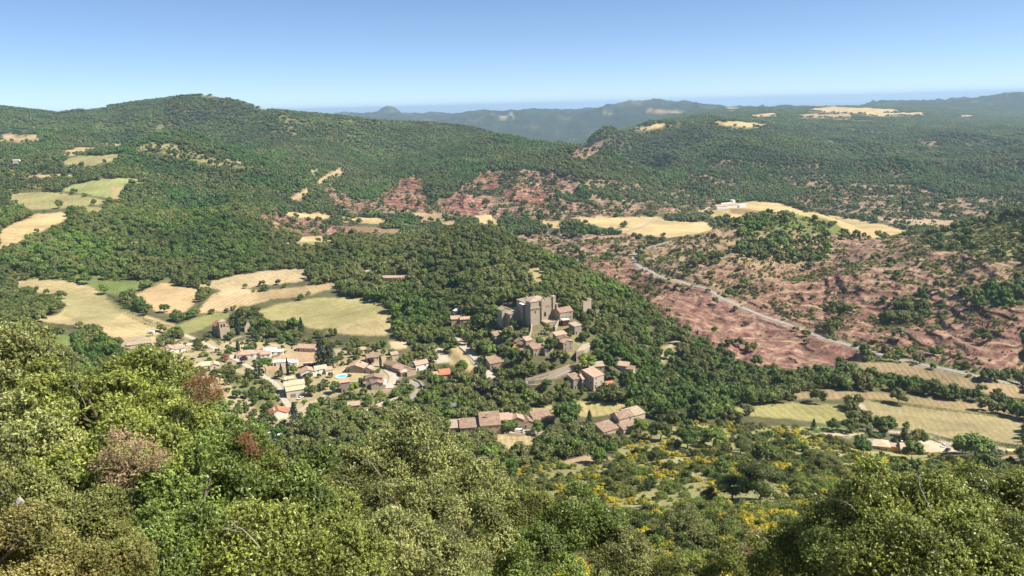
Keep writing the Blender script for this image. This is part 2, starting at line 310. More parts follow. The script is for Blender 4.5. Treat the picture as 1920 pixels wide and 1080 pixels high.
# terraced ledges on bare red ground
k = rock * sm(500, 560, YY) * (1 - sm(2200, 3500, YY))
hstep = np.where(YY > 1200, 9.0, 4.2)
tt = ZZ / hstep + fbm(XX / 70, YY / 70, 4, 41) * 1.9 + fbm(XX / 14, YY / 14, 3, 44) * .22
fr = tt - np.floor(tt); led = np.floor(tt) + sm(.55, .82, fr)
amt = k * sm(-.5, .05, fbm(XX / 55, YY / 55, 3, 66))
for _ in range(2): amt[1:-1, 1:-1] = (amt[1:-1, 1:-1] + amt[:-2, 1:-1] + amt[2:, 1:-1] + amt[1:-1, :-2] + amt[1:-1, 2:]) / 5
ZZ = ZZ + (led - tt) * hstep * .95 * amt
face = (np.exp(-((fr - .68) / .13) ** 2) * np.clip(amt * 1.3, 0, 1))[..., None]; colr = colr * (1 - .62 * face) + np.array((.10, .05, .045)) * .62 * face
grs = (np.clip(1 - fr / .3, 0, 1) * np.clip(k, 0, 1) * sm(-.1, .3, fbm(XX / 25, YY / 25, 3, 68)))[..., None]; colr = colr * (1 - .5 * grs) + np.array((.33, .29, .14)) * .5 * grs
ZZ += rock * (ridged(XX / 125 + 3.3, YY / 170 + 1, 3, 95) - .62) * 26 * sm(500, 600, YY) * (1 - sm(2000, 2600, YY))
ZZ += rock * (ridged(XX / 46, YY / 46, 4, 91) - .6) * 4 * sm(500, 600, YY)

# --- roads: level the ground under them
def smooth_line(pix, step=4.0):
    P3 = [Vector(at(*p)) for p in pix]; out = []
    for i in range(len(P3) - 1):
        a, b, c, d = P3[max(i - 1, 0)], P3[i], P3[i + 1], P3[min(i + 2, len(P3) - 1)]
        m = max(2, int((c - b).length / step))
        for j in range(m):
            t = j / m
            out.append(0.5 * ((2 * b) + (c - a) * t + (2 * a - 5 * b + 4 * c - d) * t * t + (3 * b - a - 3 * c + d) * t ** 3))
    out.append(P3[-1])
    z = np.array([float(gz(p.x, p.y)[0]) for p in out]); kk = min(9, len(z) // 2 * 2 - 1)
    if kk >= 3: z = np.convolve(np.pad(z, kk // 2, mode='edge'), np.ones(kk) / kk, 'valid')
    for p, q in zip(out, z): p.z = q
    return out
ROADS = [("road", "1262 452 1225 461 1203 466 1192 473 1189 485 1199 501 1222 511 1249 520 1291 535 1347 555 1385 572 1430 591 1485 610 1513 624 1549 635 1597 651 1680 672 1760 690 1850 707 1930 722", 5.4, 'asphalt'),
         ("street", "330 622 375 640 440 672 482 698 518 722 530 745 545 768 560 800", 3.8, 'concrete'),
         ("lane", "345 668 385 660 412 656 455 641 500 628", 3.4, 'gravel'), ("lane", "560 772 590 752 620 735 655 715 690 716", 3.4, 'gravel'),
         ("street", "846 628 858 640 876 655 892 675 908 694 925 712", 6.5, 'concrete'), ("street", "775 716 788 726 790 742 780 756", 6, 'asphalt'),
         ("street", "700 772 735 757 770 748 782 738", 5, 'asphalt'),
         ("street", "880 716 930 722 985 718 1012 713 1040 705 1070 692 1090 682", 5, 'asphalt'), ("street", "870 828 900 818 940 811 985 809 1030 808", 5, 'concrete'),
         ("lane", "1545 812 1600 815 1650 812 1700 815 1740 822 1790 832", 4, 'gravel'), ("lane", "1060 437 1120 442 1180 432 1230 413 1240 409", 4, 'gravel'),
         ("lane", "1300 400 1325 392 1348 384", 6, 'gravel'), ("lane", "138 628 142 645 132 662 128 674", 2.6, 'gravel'), ("street", "724 692 735 700 738 712 728 728", 6, 'concrete'),
         ("lane", "1600 742 1612 757 1625 775", 3.5, 'gravel'), ("lane", "1290 618 1278 632 1262 645 1245 662 1235 690", 3, 'gravel')]
roadpts = []
for nm, s, w, mt in ROADS:
    L = smooth_line(pts(s)); roadpts.append((nm, L, w, mt))
for nm, L, w, mt in roadpts:
    A = np.array([(p.x, p.y, p.z) for p in L])
    y0, y1, x0, x1 = A[:, 1].min() - 25, A[:, 1].max() + 25, A[:, 0].min() - 25, A[:, 0].max() + 25
    r0, r1 = np.searchsorted(gv, math.log(y0)), np.searchsorted(gv, math.log(y1))
    sx, sy = XX[r0:r1], YY[r0:r1]
    m = (sx > x0) & (sx < x1); qx, qy = sx[m], sy[m]
    bd = np.full(qx.shape, 1e9); bz = np.zeros(qx.shape)
    for a in A[:, :]:
        d = (qx - a[0]) ** 2 + (qy - a[1]) ** 2; c = d < bd; bd[c] = d[c]; bz[c] = a[2]
    bd = np.sqrt(bd); sub = ZZ[r0:r1]; zz = sub[m]; f = 1 - sm(w * .5 + 3.5, w * .5 + 12, bd)
    zz = zz * (1 - f) + (bz - .25) * f; sub[m] = zz
    for arr in (dens, shrub):
        q = arr[r0:r1]; qq = q[m]; qq[bd < w * .5 + 1.0] = 0; q[m] = qq
    q = colr[r0:r1]; qq = q[m]; f2 = (bd < w * .5 + 1.6); qq[f2] = (.36, .29, .19); q[m] = qq
# smooth colour a little so edges are not stair-stepped
cs = colr.copy()
cs[1:-1, 1:-1] = (2 * colr[1:-1, 1:-1] + colr[:-2, 1:-1] + colr[2:, 1:-1] + colr[1:-1, :-2] + colr[1:-1, 2:]) / 6
colr = cs
# running horizon per column: what lies far below it is out of sight
SS = ZZ / YY
RUN = np.maximum.accumulate(SS, axis=0)

def mesh_from(name, verts, faces, mat=None, parent=None, link=True, smooth=False):
    me = bpy.data.meshes.new(name)
    verts = np.asarray(verts, np.float32); faces = np.asarray(faces, np.int32)
    me.vertices.add(len(verts)); me.vertices.foreach_set("co", verts.ravel())
    k = faces.shape[1]
    me.loops.add(faces.size); me.loops.foreach_set("vertex_index", faces.ravel())
    me.polygons.add(len(faces)); me.polygons.foreach_set("loop_start", np.arange(0, faces.size, k, dtype=np.int32))
    me.update(calc_edges=True)
    if smooth: me.polygons.foreach_set("use_smooth", np.ones(len(faces), bool))
    if mat: me.materials.append(mat)
    o = bpy.data.objects.new(name, me)
    if link: COL.objects.link(o)
    if parent: o.parent = parent
    return o

# ------------------------------------------------------------------ node helpers
def nmat(name):
    m = bpy.data.materials.new(name); m.use_nodes = True; t = m.node_tree; t.nodes.clear()
    o = t.nodes.new("ShaderNodeOutputMaterial"); b = t.nodes.new("ShaderNodeBsdfPrincipled"); t.links.new(b.outputs[0], o.inputs[0])
    b.inputs["Roughness"].default_value = .85; b.inputs["Specular IOR Level"].default_value = .2
    return m, t, b, o
class N:
    def __init__(s, t): s.t = t
    def n(s, ty, **k):
        x = s.t.nodes.new(ty)
        for a, b in k.items(): setattr(x, a, b)
        return x
    def l(s, a, b): s.t.links.new(a, b)
    def attr(s, name): x = s.n("ShaderNodeAttribute"); x.attribute_name = name; return x
    def noise(s, vec, scale, detail=3, rough=.55, dist=0):
        x = s.n("ShaderNodeTexNoise"); x.inputs["Scale"].default_value = scale; x.inputs["Detail"].default_value = detail; x.inputs["Roughness"].default_value = rough; x.inputs["Distortion"].default_value = dist
        if vec is not None: s.l(vec, x.inputs["Vector"])
        return x.outputs[0]
    def math(s, op, a, b=None, c=None):
        x = s.n("ShaderNodeMath", operation=op)
        for i, q in enumerate((a, b, c)):
            if q is None: continue
            if isinstance(q, (int, float)): x.inputs[i].default_value = q
            else: s.l(q, x.inputs[i])
        return x.outputs[0]
    def rng(s, v, a, b, c, d):
        x = s.n("ShaderNodeMapRange"); s.l(v, x.inputs[0])
        for i, q in enumerate((a, b, c, d)): x.inputs[i + 1].default_value = q
        return x.outputs[0]
    def mix(s, f, a, b, bt='MIX'):
        x = s.n("ShaderNodeMix", data_type='RGBA', blend_type=bt)
        for i, q in ((0, f), (6, a), (7, b)):
            if isinstance(q, (int, float)): x.inputs[i].default_value = q
            elif isinstance(q, tuple): x.inputs[i].default_value = (*q, 1)
            else: s.l(q, x.inputs[i])
        return x.outputs[2]
    def mul(s, col, f):  # colour times scalar
        x = s.n("ShaderNodeVectorMath", operation='SCALE'); s.l(col, x.inputs[0])
        if isinstance(f, (int, float)): x.inputs["Scale"].default_value = f
        else: s.l(f, x.inputs["Scale"])
        return x.outputs[0]
    def bump(s, h, strength, dist, nrm=None):
        x = s.n("ShaderNodeBump"); x.inputs["Strength"].default_value = strength; x.inputs["Distance"].default_value = dist; s.l(h, x.inputs["Height"])
        if nrm is not None: s.l(nrm, x.inputs["Normal"])
        return x.outputs[0]

# ground material
gm, t, b, o = nmat("ground"); n_ = N(t)
geo = n_.n("ShaderNodeNewGeometry"); pos = geo.outputs["Position"]
ca = n_.attr("Col").outputs["Color"]; rk = n_.attr("rock").outputs["Fac"]; fc = n_.attr("fcor").outputs["Fac"]; fs = n_.attr("fstr").outputs["Fac"]
n1 = n_.noise(pos, .018, 4); n2 = n_.noise(pos, .11, 4, .6); n3 = n_.noise(pos, .7, 3, .65); n4 = n_.noise(pos, .0035, 4, .6)
v = n_.math('MULTIPLY', n_.rng(n1, .3, .7, .74, 1.2), n_.rng(n2, .3, .7, .84, 1.16)); v = n_.math('MULTIPLY', v, n_.rng(n3, .3, .7, .82, 1.18))
c = n_.mul(ca, v); gw = n_.noise(pos, .012, 5, .7, .6); c = n_.mix(n_.math('MULTIPLY', n_.rng(gw, .48, .66, 0, .5), n_.math('SUBTRACT', 1.0, rk)), c, n_.mix(.5, n_.mul(c, .7), (.19, .20, .075)))
c = n_.mix(n_.math('MULTIPLY', n_.rng(n2, .5, .68, 0, .55), n_.rng(rk, 0, 1, .35, .9)), c, n_.mix(rk, (.20, .19, .08), (.36, .29, .16)))
# furrows
sn = n_.math('SINE', n_.math('MULTIPLY', n_.math('ADD', fc, n_.math('MULTIPLY', n1, 3.0)), 6.2832))
c = n_.mul(c, n_.math('ADD', 1.0, n_.math('MULTIPLY', sn, fs)))
# strata on the red rock: bands following height, warped
sep = n_.n("ShaderNodeSeparateXYZ"); n_.l(pos, sep.inputs[0])
zz_ = n_.math('ADD', n_.math('MULTIPLY', sep.outputs[2], 1.35), n_.math('MULTIPLY', n_.noise(pos, .03, 4), 22.0))
st_ = n_.math('SINE', zz_); st2 = n_.math('SINE', n_.math('MULTIPLY', zz_, 2.7))
band = n_.rng(n_.math('ADD', st_, n_.math('MULTIPLY', st2, .5)), -1.2, 1.2, .62, 1.25)
redf = n_.mix(n_.rng(n2, .4, .6, 0, 1), (.20, .10, .08), (.33, .22, .155))
c = n_.mix(n_.math('MULTIPLY', rk, n_.rng(n1, .42, .6, .1, .75)), c, redf)
c = n_.mul(c, n_.math('ADD', 1.0, n_.math('MULTIPLY', rk, n_.math('SUBTRACT', band, 1.0))))
n_.l(c, b.inputs["Base Color"]); b.inputs["Roughness"].default_value = .95; b.inputs["Specular IOR Level"].default_value = .05
hh = n_.math('ADD', n_.math('MULTIPLY', n2, .8), n_.math('ADD', n_.math('MULTIPLY', n3, .3), n_.math('MULTIPLY', n_.math('MULTIPLY', st_, rk), .5)))
n_.l(n_.bump(hh, .9, 1.6), b.inputs["Normal"])

vid = np.arange(NV * NU).reshape(NV, NU)
F = np.stack([vid[:-1, :-1], vid[:-1, 1:], vid[1:, 1:], vid[1:, :-1]], -1).reshape(-1, 4)
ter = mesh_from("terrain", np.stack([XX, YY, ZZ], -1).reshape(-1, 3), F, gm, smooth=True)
me = ter.data
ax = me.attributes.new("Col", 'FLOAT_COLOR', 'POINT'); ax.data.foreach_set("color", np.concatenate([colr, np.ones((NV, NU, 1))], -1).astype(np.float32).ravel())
for nm, A in (("rock", rock), ("fcor", fcor), ("fstr", fstr)):
    ax = me.attributes.new(nm, 'FLOAT', 'POINT'); ax.data.foreach_set("value", A.astype(np.float32).ravel())
tag(ter, kind="structure")
# sea and roads
wm, t, b, o = nmat("sea_water"); b.inputs["Base Color"].default_value = (.08, .2, .38, 1); b.inputs["Roughness"].default_value = .35
ts = 90000
sea = mesh_from("sea", [(-ts, 24000, -441), (ts, 24000, -441), (ts * 1.4, 104000, -441), (-ts * 1.4, 104000, -441)], [(0, 1, 2, 3)], wm); tag(sea, kind="structure")
def plain(name, col, rough=.85, var=.2, scale=2.0, spec=.2, metal=0, bump=0):
    m, t, b, o = nmat(name); q = N(t); g = q.n("ShaderNodeTexCoord").outputs["Object"]; nz = q.noise(g, scale, 4, .6)
    cc = q.n("ShaderNodeRGB"); cc.outputs[0].default_value = (*col, 1)
    q.l(q.mul(cc.outputs[0], q.rng(nz, .3, .7, 1 - var, 1 + var)), b.inputs["Base Color"])
    b.inputs["Roughness"].default_value = rough; b.inputs["Specular IOR Level"].default_value = spec; b.inputs["Metallic"].default_value = metal
    if bump: q.l(q.bump(nz, bump, .1), b.inputs["Normal"])
    return m
RM = {'asphalt': plain("asphalt", (.29, .265, .235), var=.18, scale=.5), 'concrete': plain("concrete_street", (.46, .40, .31), var=.2, scale=.5), 'gravel': plain("gravel_track", (.42, .34, .23), var=.18, scale=.6)}
for ri, (nm, L, w, mt) in enumerate(roadpts):
    vv = []; ff = []
    for i, p in enumerate(L):
        d = (L[min(i + 1, len(L) - 1)] - L[max(i - 1, 0)]); d.z = 0; d.normalize(); nn = Vector((-d.y, d.x, 0)) * w / 2
        for sgn in (-1, -.5, 0, .5, 1):
            q = p + nn * sgn; vv.append((q.x, q.y, p.z + .02 - .05 * abs(sgn) + ri * .008))
    for i in range(len(L) - 1):
        for j in range(4): a = i * 5 + j; ff.append((a, a + 5, a + 6, a + 1))
    tag(mesh_from(nm, vv, ff, RM[mt]), kind="structure")
# painted centre dashes of the valley road
nm, L, w, mt = roadpts[0]; vv = []; ff = []
for i in range(0, len(L) - 1, 3):
    a, c_ = L[i], L[i + 1]; d = (c_ - a).normalized(); nn = Vector((-d.y, d.x, 0)) * .12
    k0 = len(vv); vv += [tuple(a + nn + Vector((0, 0, .05))), tuple(a - nn + Vector((0, 0, .05))), tuple(c_ - nn + Vector((0, 0, .05))), tuple(c_ + nn + Vector((0, 0, .05)))]; ff.append((k0, k0 + 1, k0 + 2, k0 + 3))
mk = mesh_from("road_marking", vv, ff, plain("road_paint", (.75, .75, .72), var=.1)); tag(mk, kind="structure")
# ------------------------------------------------------------------ foliage materials
def leafmat(name, dark, light, hue2=None, translu=.15, rough=.5, spec=.3, wscale=.01, rnd=.22):
    m = bpy.data.materials.new(name); m.use_nodes = True; t = m.node_tree; t.nodes.clear(); q = N(t)
    o = q.n("ShaderNodeOutputMaterial"); b = q.n("ShaderNodeBsdfPrincipled")
    lv = q.attr("lv").outputs["Fac"]; oi = q.n("ShaderNodeObjectInfo").outputs["Random"]; g = q.n("ShaderNodeNewGeometry").outputs["Position"]
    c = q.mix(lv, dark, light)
    wn = q.noise(g, wscale, 3, .6); wl = q.noise(g, .0035, 3, .6)
    if hue2: c = q.mix(q.rng(q.math('ADD', q.math('MULTIPLY', oi, .55), q.math('MULTIPLY', wn, .9)), .55, .95, 0, 1), c, q.mix(lv, hue2[0], hue2[1]))
    c = q.mul(c, q.math('MULTIPLY', q.rng(oi, 0, 1, 1 - rnd, 1 + rnd), q.math('MULTIPLY', q.rng(wn, .3, .7, .8, 1.2), q.rng(wl, .35, .65, .82, 1.2))))
    q.l(c, b.inputs["Base Color"]); b.inputs["Roughness"].default_value = rough; b.inputs["Specular IOR Level"].default_value = spec
    if translu:
        tr = q.n("ShaderNodeBsdfTranslucent"); q.l(q.mul(c, 1.25), tr.inputs[0]); mx = q.n("ShaderNodeMixShader"); mx.inputs[0].default_value = translu
        q.l(b.outputs[0], mx.inputs[1]); q.l(tr.outputs[0], mx.inputs[2]); q.l(mx.outputs[0], o.inputs[0])
    else: q.l(b.outputs[0], o.inputs[0])
    return m
LM = dict(
    oak=leafmat("oak_leaves", (.04, .065, .015), (.21, .265, .045), ((.045, .06, .018), (.28, .28, .08)), rnd=.22),
    green=leafmat("broadleaf_leaves", (.03, .075, .012), (.165, .275, .035), ((.05, .09, .015), (.25, .34, .055)), rnd=.22),
    dark=leafmat("dark_needles", (.018, .038, .018), (.045, .08, .035), rnd=.15, translu=.1),
    pine=leafmat("pine_needles", (.045, .07, .025), (.13, .16, .065), translu=.15),
    scrub=leafmat("scrub_leaves", (.15, .17, .045), (.50, .50, .14), ((.07, .11, .02), (.30, .40, .07)), wscale=.03, rnd=.3),
    broom=leafmat("broom_flowers", (.22, .22, .03), (.85, .66, .04), wscale=.05, rnd=.2),
    olive=leafmat("olive_leaves", (.12, .14, .08), (.27, .30, .18)),
    purple=leafmat("purple_leaves", (.05, .018, .02), (.12, .04, .045)),
    lime=leafmat("lime_leaves", (.12, .17, .02), (.35, .42, .05)),
    hedge=leafmat("hedge_leaves", (.03, .06, .015), (.09, .15, .035)),
    nearoak=leafmat("holm_oak_leaves", (.035, .045, .012), (.47, .52, .11), rnd=.1, translu=.2, spec=.4, rough=.42, wscale=.15),
    nearoak2=leafmat("pale_oak_leaves", (.05, .06, .018), (.58, .60, .20), rnd=.1, translu=.2, spec=.4, rough=.42, wscale=.15),
    neargreen=leafmat("green_oak_leaves", (.03, .045, .012), (.34, .45, .09), rnd=.1, translu=.2, spec=.4, rough=.42, wscale=.15),
    dead=leafmat("dead_leaves", (.24, .15, .09), (.85, .62, .38), rnd=.1), rust=leafmat("rust_leaves", (.18, .08, .04), (.60, .30, .17), rnd=.1),
    boxwood=leafmat("tawny_leaves", (.07, .055, .015), (.50, .37, .13), ((.05, .06, .015), (.36, .38, .11)), wscale=.4, rnd=.12),
)
BARK = plain("bark", (.16, .13, .10), var=.3, scale=3, bump=.5)

# ------------------------------------------------------------------ leaf clouds
def leaves(cent, nrm, L, W, lv, r, axis=None):
    """one folded four-sided leaf per centre; nrm is the rough facing"""
    n = len(cent)
    a = r.normal(size=(n, 3)) if axis is None else axis + r.normal(size=(n, 3)) * .45; a -= (a * nrm).sum(1, keepdims=True) * nrm * .7; a /= np.linalg.norm(a, axis=1, keepdims=True)
    b = np.cross(nrm, a); b /= np.linalg.norm(b, axis=1, keepdims=True) + 1e-9
    L = np.broadcast_to(L, n)[:, None]; W = np.broadcast_to(W, n)[:, None]
    p0 = cent - a * L * .5; p2 = cent + a * L * .5; p1 = cent + b * W * .5 + a * L * .05; p3 = cent - b * W * .5 + a * L * .05 + np.cross(a, b) * W * .25
    v = np.stack([p0, p1, p2, p3], 1).reshape(-1, 3); f = np.arange(n * 4).reshape(n, 4)
    return v, f, np.repeat(lv, 4)
def unit(r, n):
    d = r.normal(size=(n, 3)); return d / np.linalg.norm(d, axis=1, keepdims=True)
def crown_mesh(name, mat, seed, rx, rz, zc, nblob, br, ntw, nlf, L, W, up=.35, shell=.55, tw=.25, tone=(0, 1), squash=.85, under=-.35, core=False, spray=0, loose=.38, nr=None):
    """crown made of many overlapping leafy masses: blobs over an ellipsoid, twigs over each blob, leaves on each twig"""
    r = np.random.default_rng(seed)
    d = unit(r, nblob * 3); d = d[d[:, 2] > under][:nblob]; k = len(d)
    rad = shell + (1 - shell) * r.random(k) ** .6
    bc = d * rad[:, None] * np.array([rx, rx, rz]) * (1 - .25 * br / rx); bc[:, 2] += zc
    bc[:, :2] *= (1 + .22 * np.sin(np.arctan2(bc[:, 1], bc[:, 0]) * 3 + seed)[:, None])
    bs = br * (.65 + .7 * r.random(k))
    w = bs ** 2; bi = r.choice(k, ntw, p=w / w.sum())
    td = unit(r, ntw); td[:, 2] += up; out = bc - np.array([0, 0, zc]); out /= np.linalg.norm(out, axis=1, keepdims=True) + 1e-6
    td += out[bi] * .5; td /= np.linalg.norm(td, axis=1, keepdims=True)
    tc = bc[bi] + td * (bs[bi] * ((1.1 - loose) + loose * r.random(ntw) ** .7))[:, None] * np.array([1, 1, squash])
    tv = r.random(ntw)
    li = np.repeat(np.arange(ntw), nlf)
    lc = tc[li] + r.normal(size=(len(li), 3)) * tw * .5
    ax_ = None
    if spray:   # leaves set along an outward shoot instead of a loose tuft
        sd_ = td * .8 + unit(r, ntw) * .7 + np.array([0, 0, .35]); sd_ /= np.linalg.norm(sd_, axis=1, keepdims=True); q_ = r.random(len(li)); lc = tc[li] + sd_[li] * (q_ * spray)[:, None] + r.normal(size=(len(li), 3)) * tw * .22; ax_ = sd_[li] * .9 + unit(r, len(li)) * .6
    nr_ = nr or ((.7, .9) if spray else (1.25, .6)); nn = td[li] * nr_[0] + unit(r, len(li)) * nr_[1] + np.array([0, 0, .25]); nn /= np.linalg.norm(nn, axis=1, keepdims=True)
    # young growth at the twig tips is paler
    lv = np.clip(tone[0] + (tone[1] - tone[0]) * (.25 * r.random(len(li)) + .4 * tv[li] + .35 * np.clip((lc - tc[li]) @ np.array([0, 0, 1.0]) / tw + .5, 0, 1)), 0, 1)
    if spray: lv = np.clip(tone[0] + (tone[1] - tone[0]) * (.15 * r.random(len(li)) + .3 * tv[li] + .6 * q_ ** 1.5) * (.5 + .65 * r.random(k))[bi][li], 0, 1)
    sc = .55 + .95 * r.random(len(li)) ** 1.4
    v, f, q = leaves(lc, nn, L * sc, W * sc, lv, r, ax_)
    if core:
        cvx, cfx, cqx = [], [], []
        for i in range(0, k, max(1, k // 14)):
            a, bb = ico(bs[i] * .8, bc[i], r); cfx.append(bb + len(v) + sum(map(len, cvx))); cvx.append(a)
        cv_ = np.concatenate(cvx); cf_ = np.concatenate(cfx)
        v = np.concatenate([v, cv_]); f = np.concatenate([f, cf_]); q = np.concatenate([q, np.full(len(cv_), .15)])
    me_o = mesh_from(name, v, f, mat, link=False)
    at_ = me_o.data.attributes.new("lv", 'FLOAT', 'POINT'); at_.data.foreach_set("value", q.astype(np.float32))
    return me_o
def ico(rad, c, r, seg=6, ring=4):
    vs_ = []; fs_ = []
    for i in range(ring + 1):
        ph = math.pi * i / ring
        for j in range(seg):
            th = 2 * math.pi * j / seg; k = rad * (.85 + .3 * r.random()); vs_.append((c[0] + k * math.sin(ph) * math.cos(th), c[1] + k * math.sin(ph) * math.sin(th), c[2] + k * math.cos(ph)))
    for i in range(ring):
        for j in range(seg):
            a = i * seg + j; b = i * seg + (j + 1) % seg; fs_.append((a, a + seg, b + seg, b))
    return np.array(vs_), np.array(fs_)
def tube(path, rads, seg=7):
    v, f = [], []
    path = [Vector(p) for p in path]
    for i, (p, rr_) in enumerate(zip(path, rads)):
        d = (path[min(i + 1, len(path) - 1)] - path[max(i - 1, 0)]).normalized()
        a = d.orthogonal().normalized(); b = d.cross(a)
        for j in range(seg):
            th = 2 * math.pi * j / seg; q = p + (a * math.cos(th) + b * math.sin(th)) * rr_; v.append(tuple(q))
    for i in range(len(path) - 1):
        for j in range(seg): f.append((i * seg + j, i * seg + (j + 1) % seg, (i + 1) * seg + (j + 1) % seg, (i + 1) * seg + j))
    return np.array(v), np.array(f)
def trunk_mesh(name, seed, h, r0, spread, nlimb, top=.75, forks=0):
    r = random.Random(seed); V_, F_ = [], []; off = 0
    def add(p, q):
        nonlocal off
        a, b = tube(p, q); V_.append(a); F_.append(b + off); off += len(a)
    tp = [(0, 0, -1.2)] + [(r.uniform(-.04, .04) * h * i, r.uniform(-.04, .04) * h * i, h * top * i / 4) for i in range(1, 5)]
    add(tp, [r0 * 1.25, r0 * 1.0, r0 * .8, r0 * .6, r0 * .35])
    for i in range(nlimb):
        k = r.uniform(.3, .95); z0 = h * top * k; s = Vector(tp[min(4, int(k * 4) + 1)]) * .5 + Vector(tp[int(k * 4)]) * .5; s.z = z0
        an = i * 2.4 + r.uniform(-.4, .4); L = spread * r.uniform(.55, 1.0) * (1.15 - .5 * k); d = Vector((math.cos(an), math.sin(an), r.uniform(.35, .9)))
        e = s + d * L; mid = s + d * L * .5 + Vector((0, 0, -L * .06)); rb = r0 * (.55 - .3 * k)
        add([s, mid, e], [rb, rb * .65, rb * .2])
        for j in range(forks):
            a2 = an + r.uniform(-1, 1); d2 = Vector((math.cos(a2), math.sin(a2), r.uniform(.2, 1))); add([mid, mid + d2 * L * .3, mid + d2 * L * .55 + Vector((0, 0, .1))], [rb * .45, rb * .28, rb * .08])
    return mesh_from(name, np.concatenate(V_), np.concatenate(F_), BARK, link=False, smooth=True)
def cone_crown(name, mat, seed, h, r0, n, L, W, tiers=9, power=1.0, droop=.25, z0=.08, tone=(0, 1)):
    """spruce and cedar: whorls of drooping boughs; power<1 gives the spindle of a cypress"""
    r = np.random.default_rng(seed); t_ = r.random(n) ** .75
    if tiers: t_ = (np.floor(t_ * tiers) + r.random(n) ** 2 * .75) / tiers
    th = r.random(n) * 6.283; rr_ = r0 * (1 - t_) ** power * (.35 + .65 * r.random(n) ** .45)
    if tiers: rr_ *= .75 + .35 * np.cos(th * 6 + np.floor(t_ * tiers) * 1.7)
    c = np.stack([rr_ * np.cos(th), rr_ * np.sin(th), h * (z0 + (1 - z0) * t_) - droop * rr_], 1)
    nn = np.stack([np.cos(th) * .5, np.sin(th) * .5, np.full(n, .8 if tiers else .2)], 1) + unit(r, n) * .6; nn /= np.linalg.norm(nn, axis=1, keepdims=True)
    v, f, q = leaves(c, nn, L * (.7 + .6 * r.random(n)), W, np.clip(tone[0] + (tone[1] - tone[0]) * r.random(n), 0, 1), r)
    o = mesh_from(name, v, f, mat, link=False); a = o.data.attributes.new("lv", 'FLOAT', 'POINT'); a.data.foreach_set("value", q.astype(np.float32)); return o
def spindle_crown(name, mat, seed, h, r0, n, L, W):
    r = np.random.default_rng(seed); t_ = r.random(n); th = r.random(n) * 6.283
    prof = np.sin(np.clip(t_ * .93 + .09, 0, 1) * math.pi) ** .55 * (1 - .35 * t_)
    rr_ = r0 * prof * (.8 + .3 * r.random(n)) * (1 + .1 * np.sin(th * 3 + t_ * 9))
    c = np.stack([rr_ * np.cos(th), rr_ * np.sin(th), h * (.04 + .96 * t_)], 1)
    nn = np.stack([np.cos(th), np.sin(th), np.full(n, .3)], 1) + unit(r, n) * .5; nn /= np.linalg.norm(nn, axis=1, keepdims=True)
    v, f, q = leaves(c, nn, L, W, r.random(n), r)
    o = mesh_from(name, v, f, mat, link=False); a = o.data.attributes.new("lv", 'FLOAT', 'POINT'); a.data.foreach_set("value", q.astype(np.float32)); return o

# ------------------------------------------------------------------ scattered woodland (stuff): points on the ground, crowns by geometry nodes
def scatter(name, protos, P_, sc, kind, label=None):
    """P_ (n,3) ground points; sc (n,3) scales; kind (n) index into protos"""
    n = len(P_); o = mesh_from(name, P_, np.zeros((0, 4), int).reshape(0, 4), None) if False else None
    me = bpy.data.meshes.new(name); me.vertices.add(n); me.vertices.foreach_set("co", np.asarray(P_, np.float32).ravel())
    for nm, ty, key, A in (("sc", 'FLOAT_VECTOR', "vector", sc), ("rz", 'FLOAT', "value", rng.random(n) * 6.283), ("kd", 'INT', "value", kind)):
        a = me.attributes.new(nm, ty, 'POINT'); a.data.foreach_set(key, np.asarray(A, np.int32 if ty == 'INT' else np.float32).ravel())
    o = bpy.data.objects.new(name, me); COL.objects.link(o)
    ng = bpy.data.node_groups.new(name, 'GeometryNodeTree'); ng.interface.new_socket("Geometry", in_out='INPUT', socket_type='NodeSocketGeometry'); ng.interface.new_socket("Geometry", in_out='OUTPUT', socket_type='NodeSocketGeometry')
    nd = ng.nodes; lk = ng.links; gi = nd.new("NodeGroupInput"); go = nd.new("NodeGroupOutput"); jn = nd.new("GeometryNodeJoinGeometry")
    mp = nd.new("GeometryNodeMeshToPoints"); lk.new(gi.outputs[0], mp.inputs[0])
    def na(nm, ty): x = nd.new("GeometryNodeInputNamedAttribute"); x.data_type = ty; x.inputs[0].default_value = nm; return x.outputs[0]
    cx = nd.new("ShaderNodeCombineXYZ"); lk.new(na("rz", 'FLOAT'), cx.inputs[2]); sa = na("sc", 'FLOAT_VECTOR'); ka = na("kd", 'INT')
    for i, p in enumerate(protos):
        ob = nd.new("GeometryNodeObjectInfo"); ob.inputs[0].default_value = p; ob.inputs["As Instance"].default_value = True
        cm = nd.new("FunctionNodeCompare"); cm.data_type = 'INT'; cm.operation = 'EQUAL'; lk.new(ka, cm.inputs[2]); cm.inputs[3].default_value = i
        ip = nd.new("GeometryNodeInstanceOnPoints"); lk.new(mp.outputs[0], ip.inputs["Points"]); lk.new(cm.outputs[0], ip.inputs["Selection"])
        lk.new(ob.outputs["Geometry"], ip.inputs["Instance"]); lk.new(cx.outputs[0], ip.inputs["Rotation"]); lk.new(sa, ip.inputs["Scale"]); lk.new(ip.outputs[0], jn.inputs[0])
    lk.new(jn.outputs[0], go.inputs[0]); m = o.modifiers.new("scatter", 'NODES'); m.node_group = ng
    return tag(o, kind="stuff")
def grid_points(y0, y1, cell, jit=.85):
    ys = np.arange(y0, y1, cell); out = []
    for y in ys:
        xm = y * .86 + 10; xs = np.arange(-xm, xm, cell); out.append(np.stack([xs, np.full(len(xs), y)], 1))
    p = np.concatenate(out); p += (rng.random(p.shape) - .5) * cell * jit * 1.4
    return p[p[:, 1] > y0 * .97]
def lut(A, x, y): return bil(A, gu, gv, x / y, np.log(y))
def visible(x, y, z, h):
    u, v = x / y, np.log(y); run = bil(RUN, gu, gv, u, v - .004)
    return (z + h) / y > run - (6 / y)

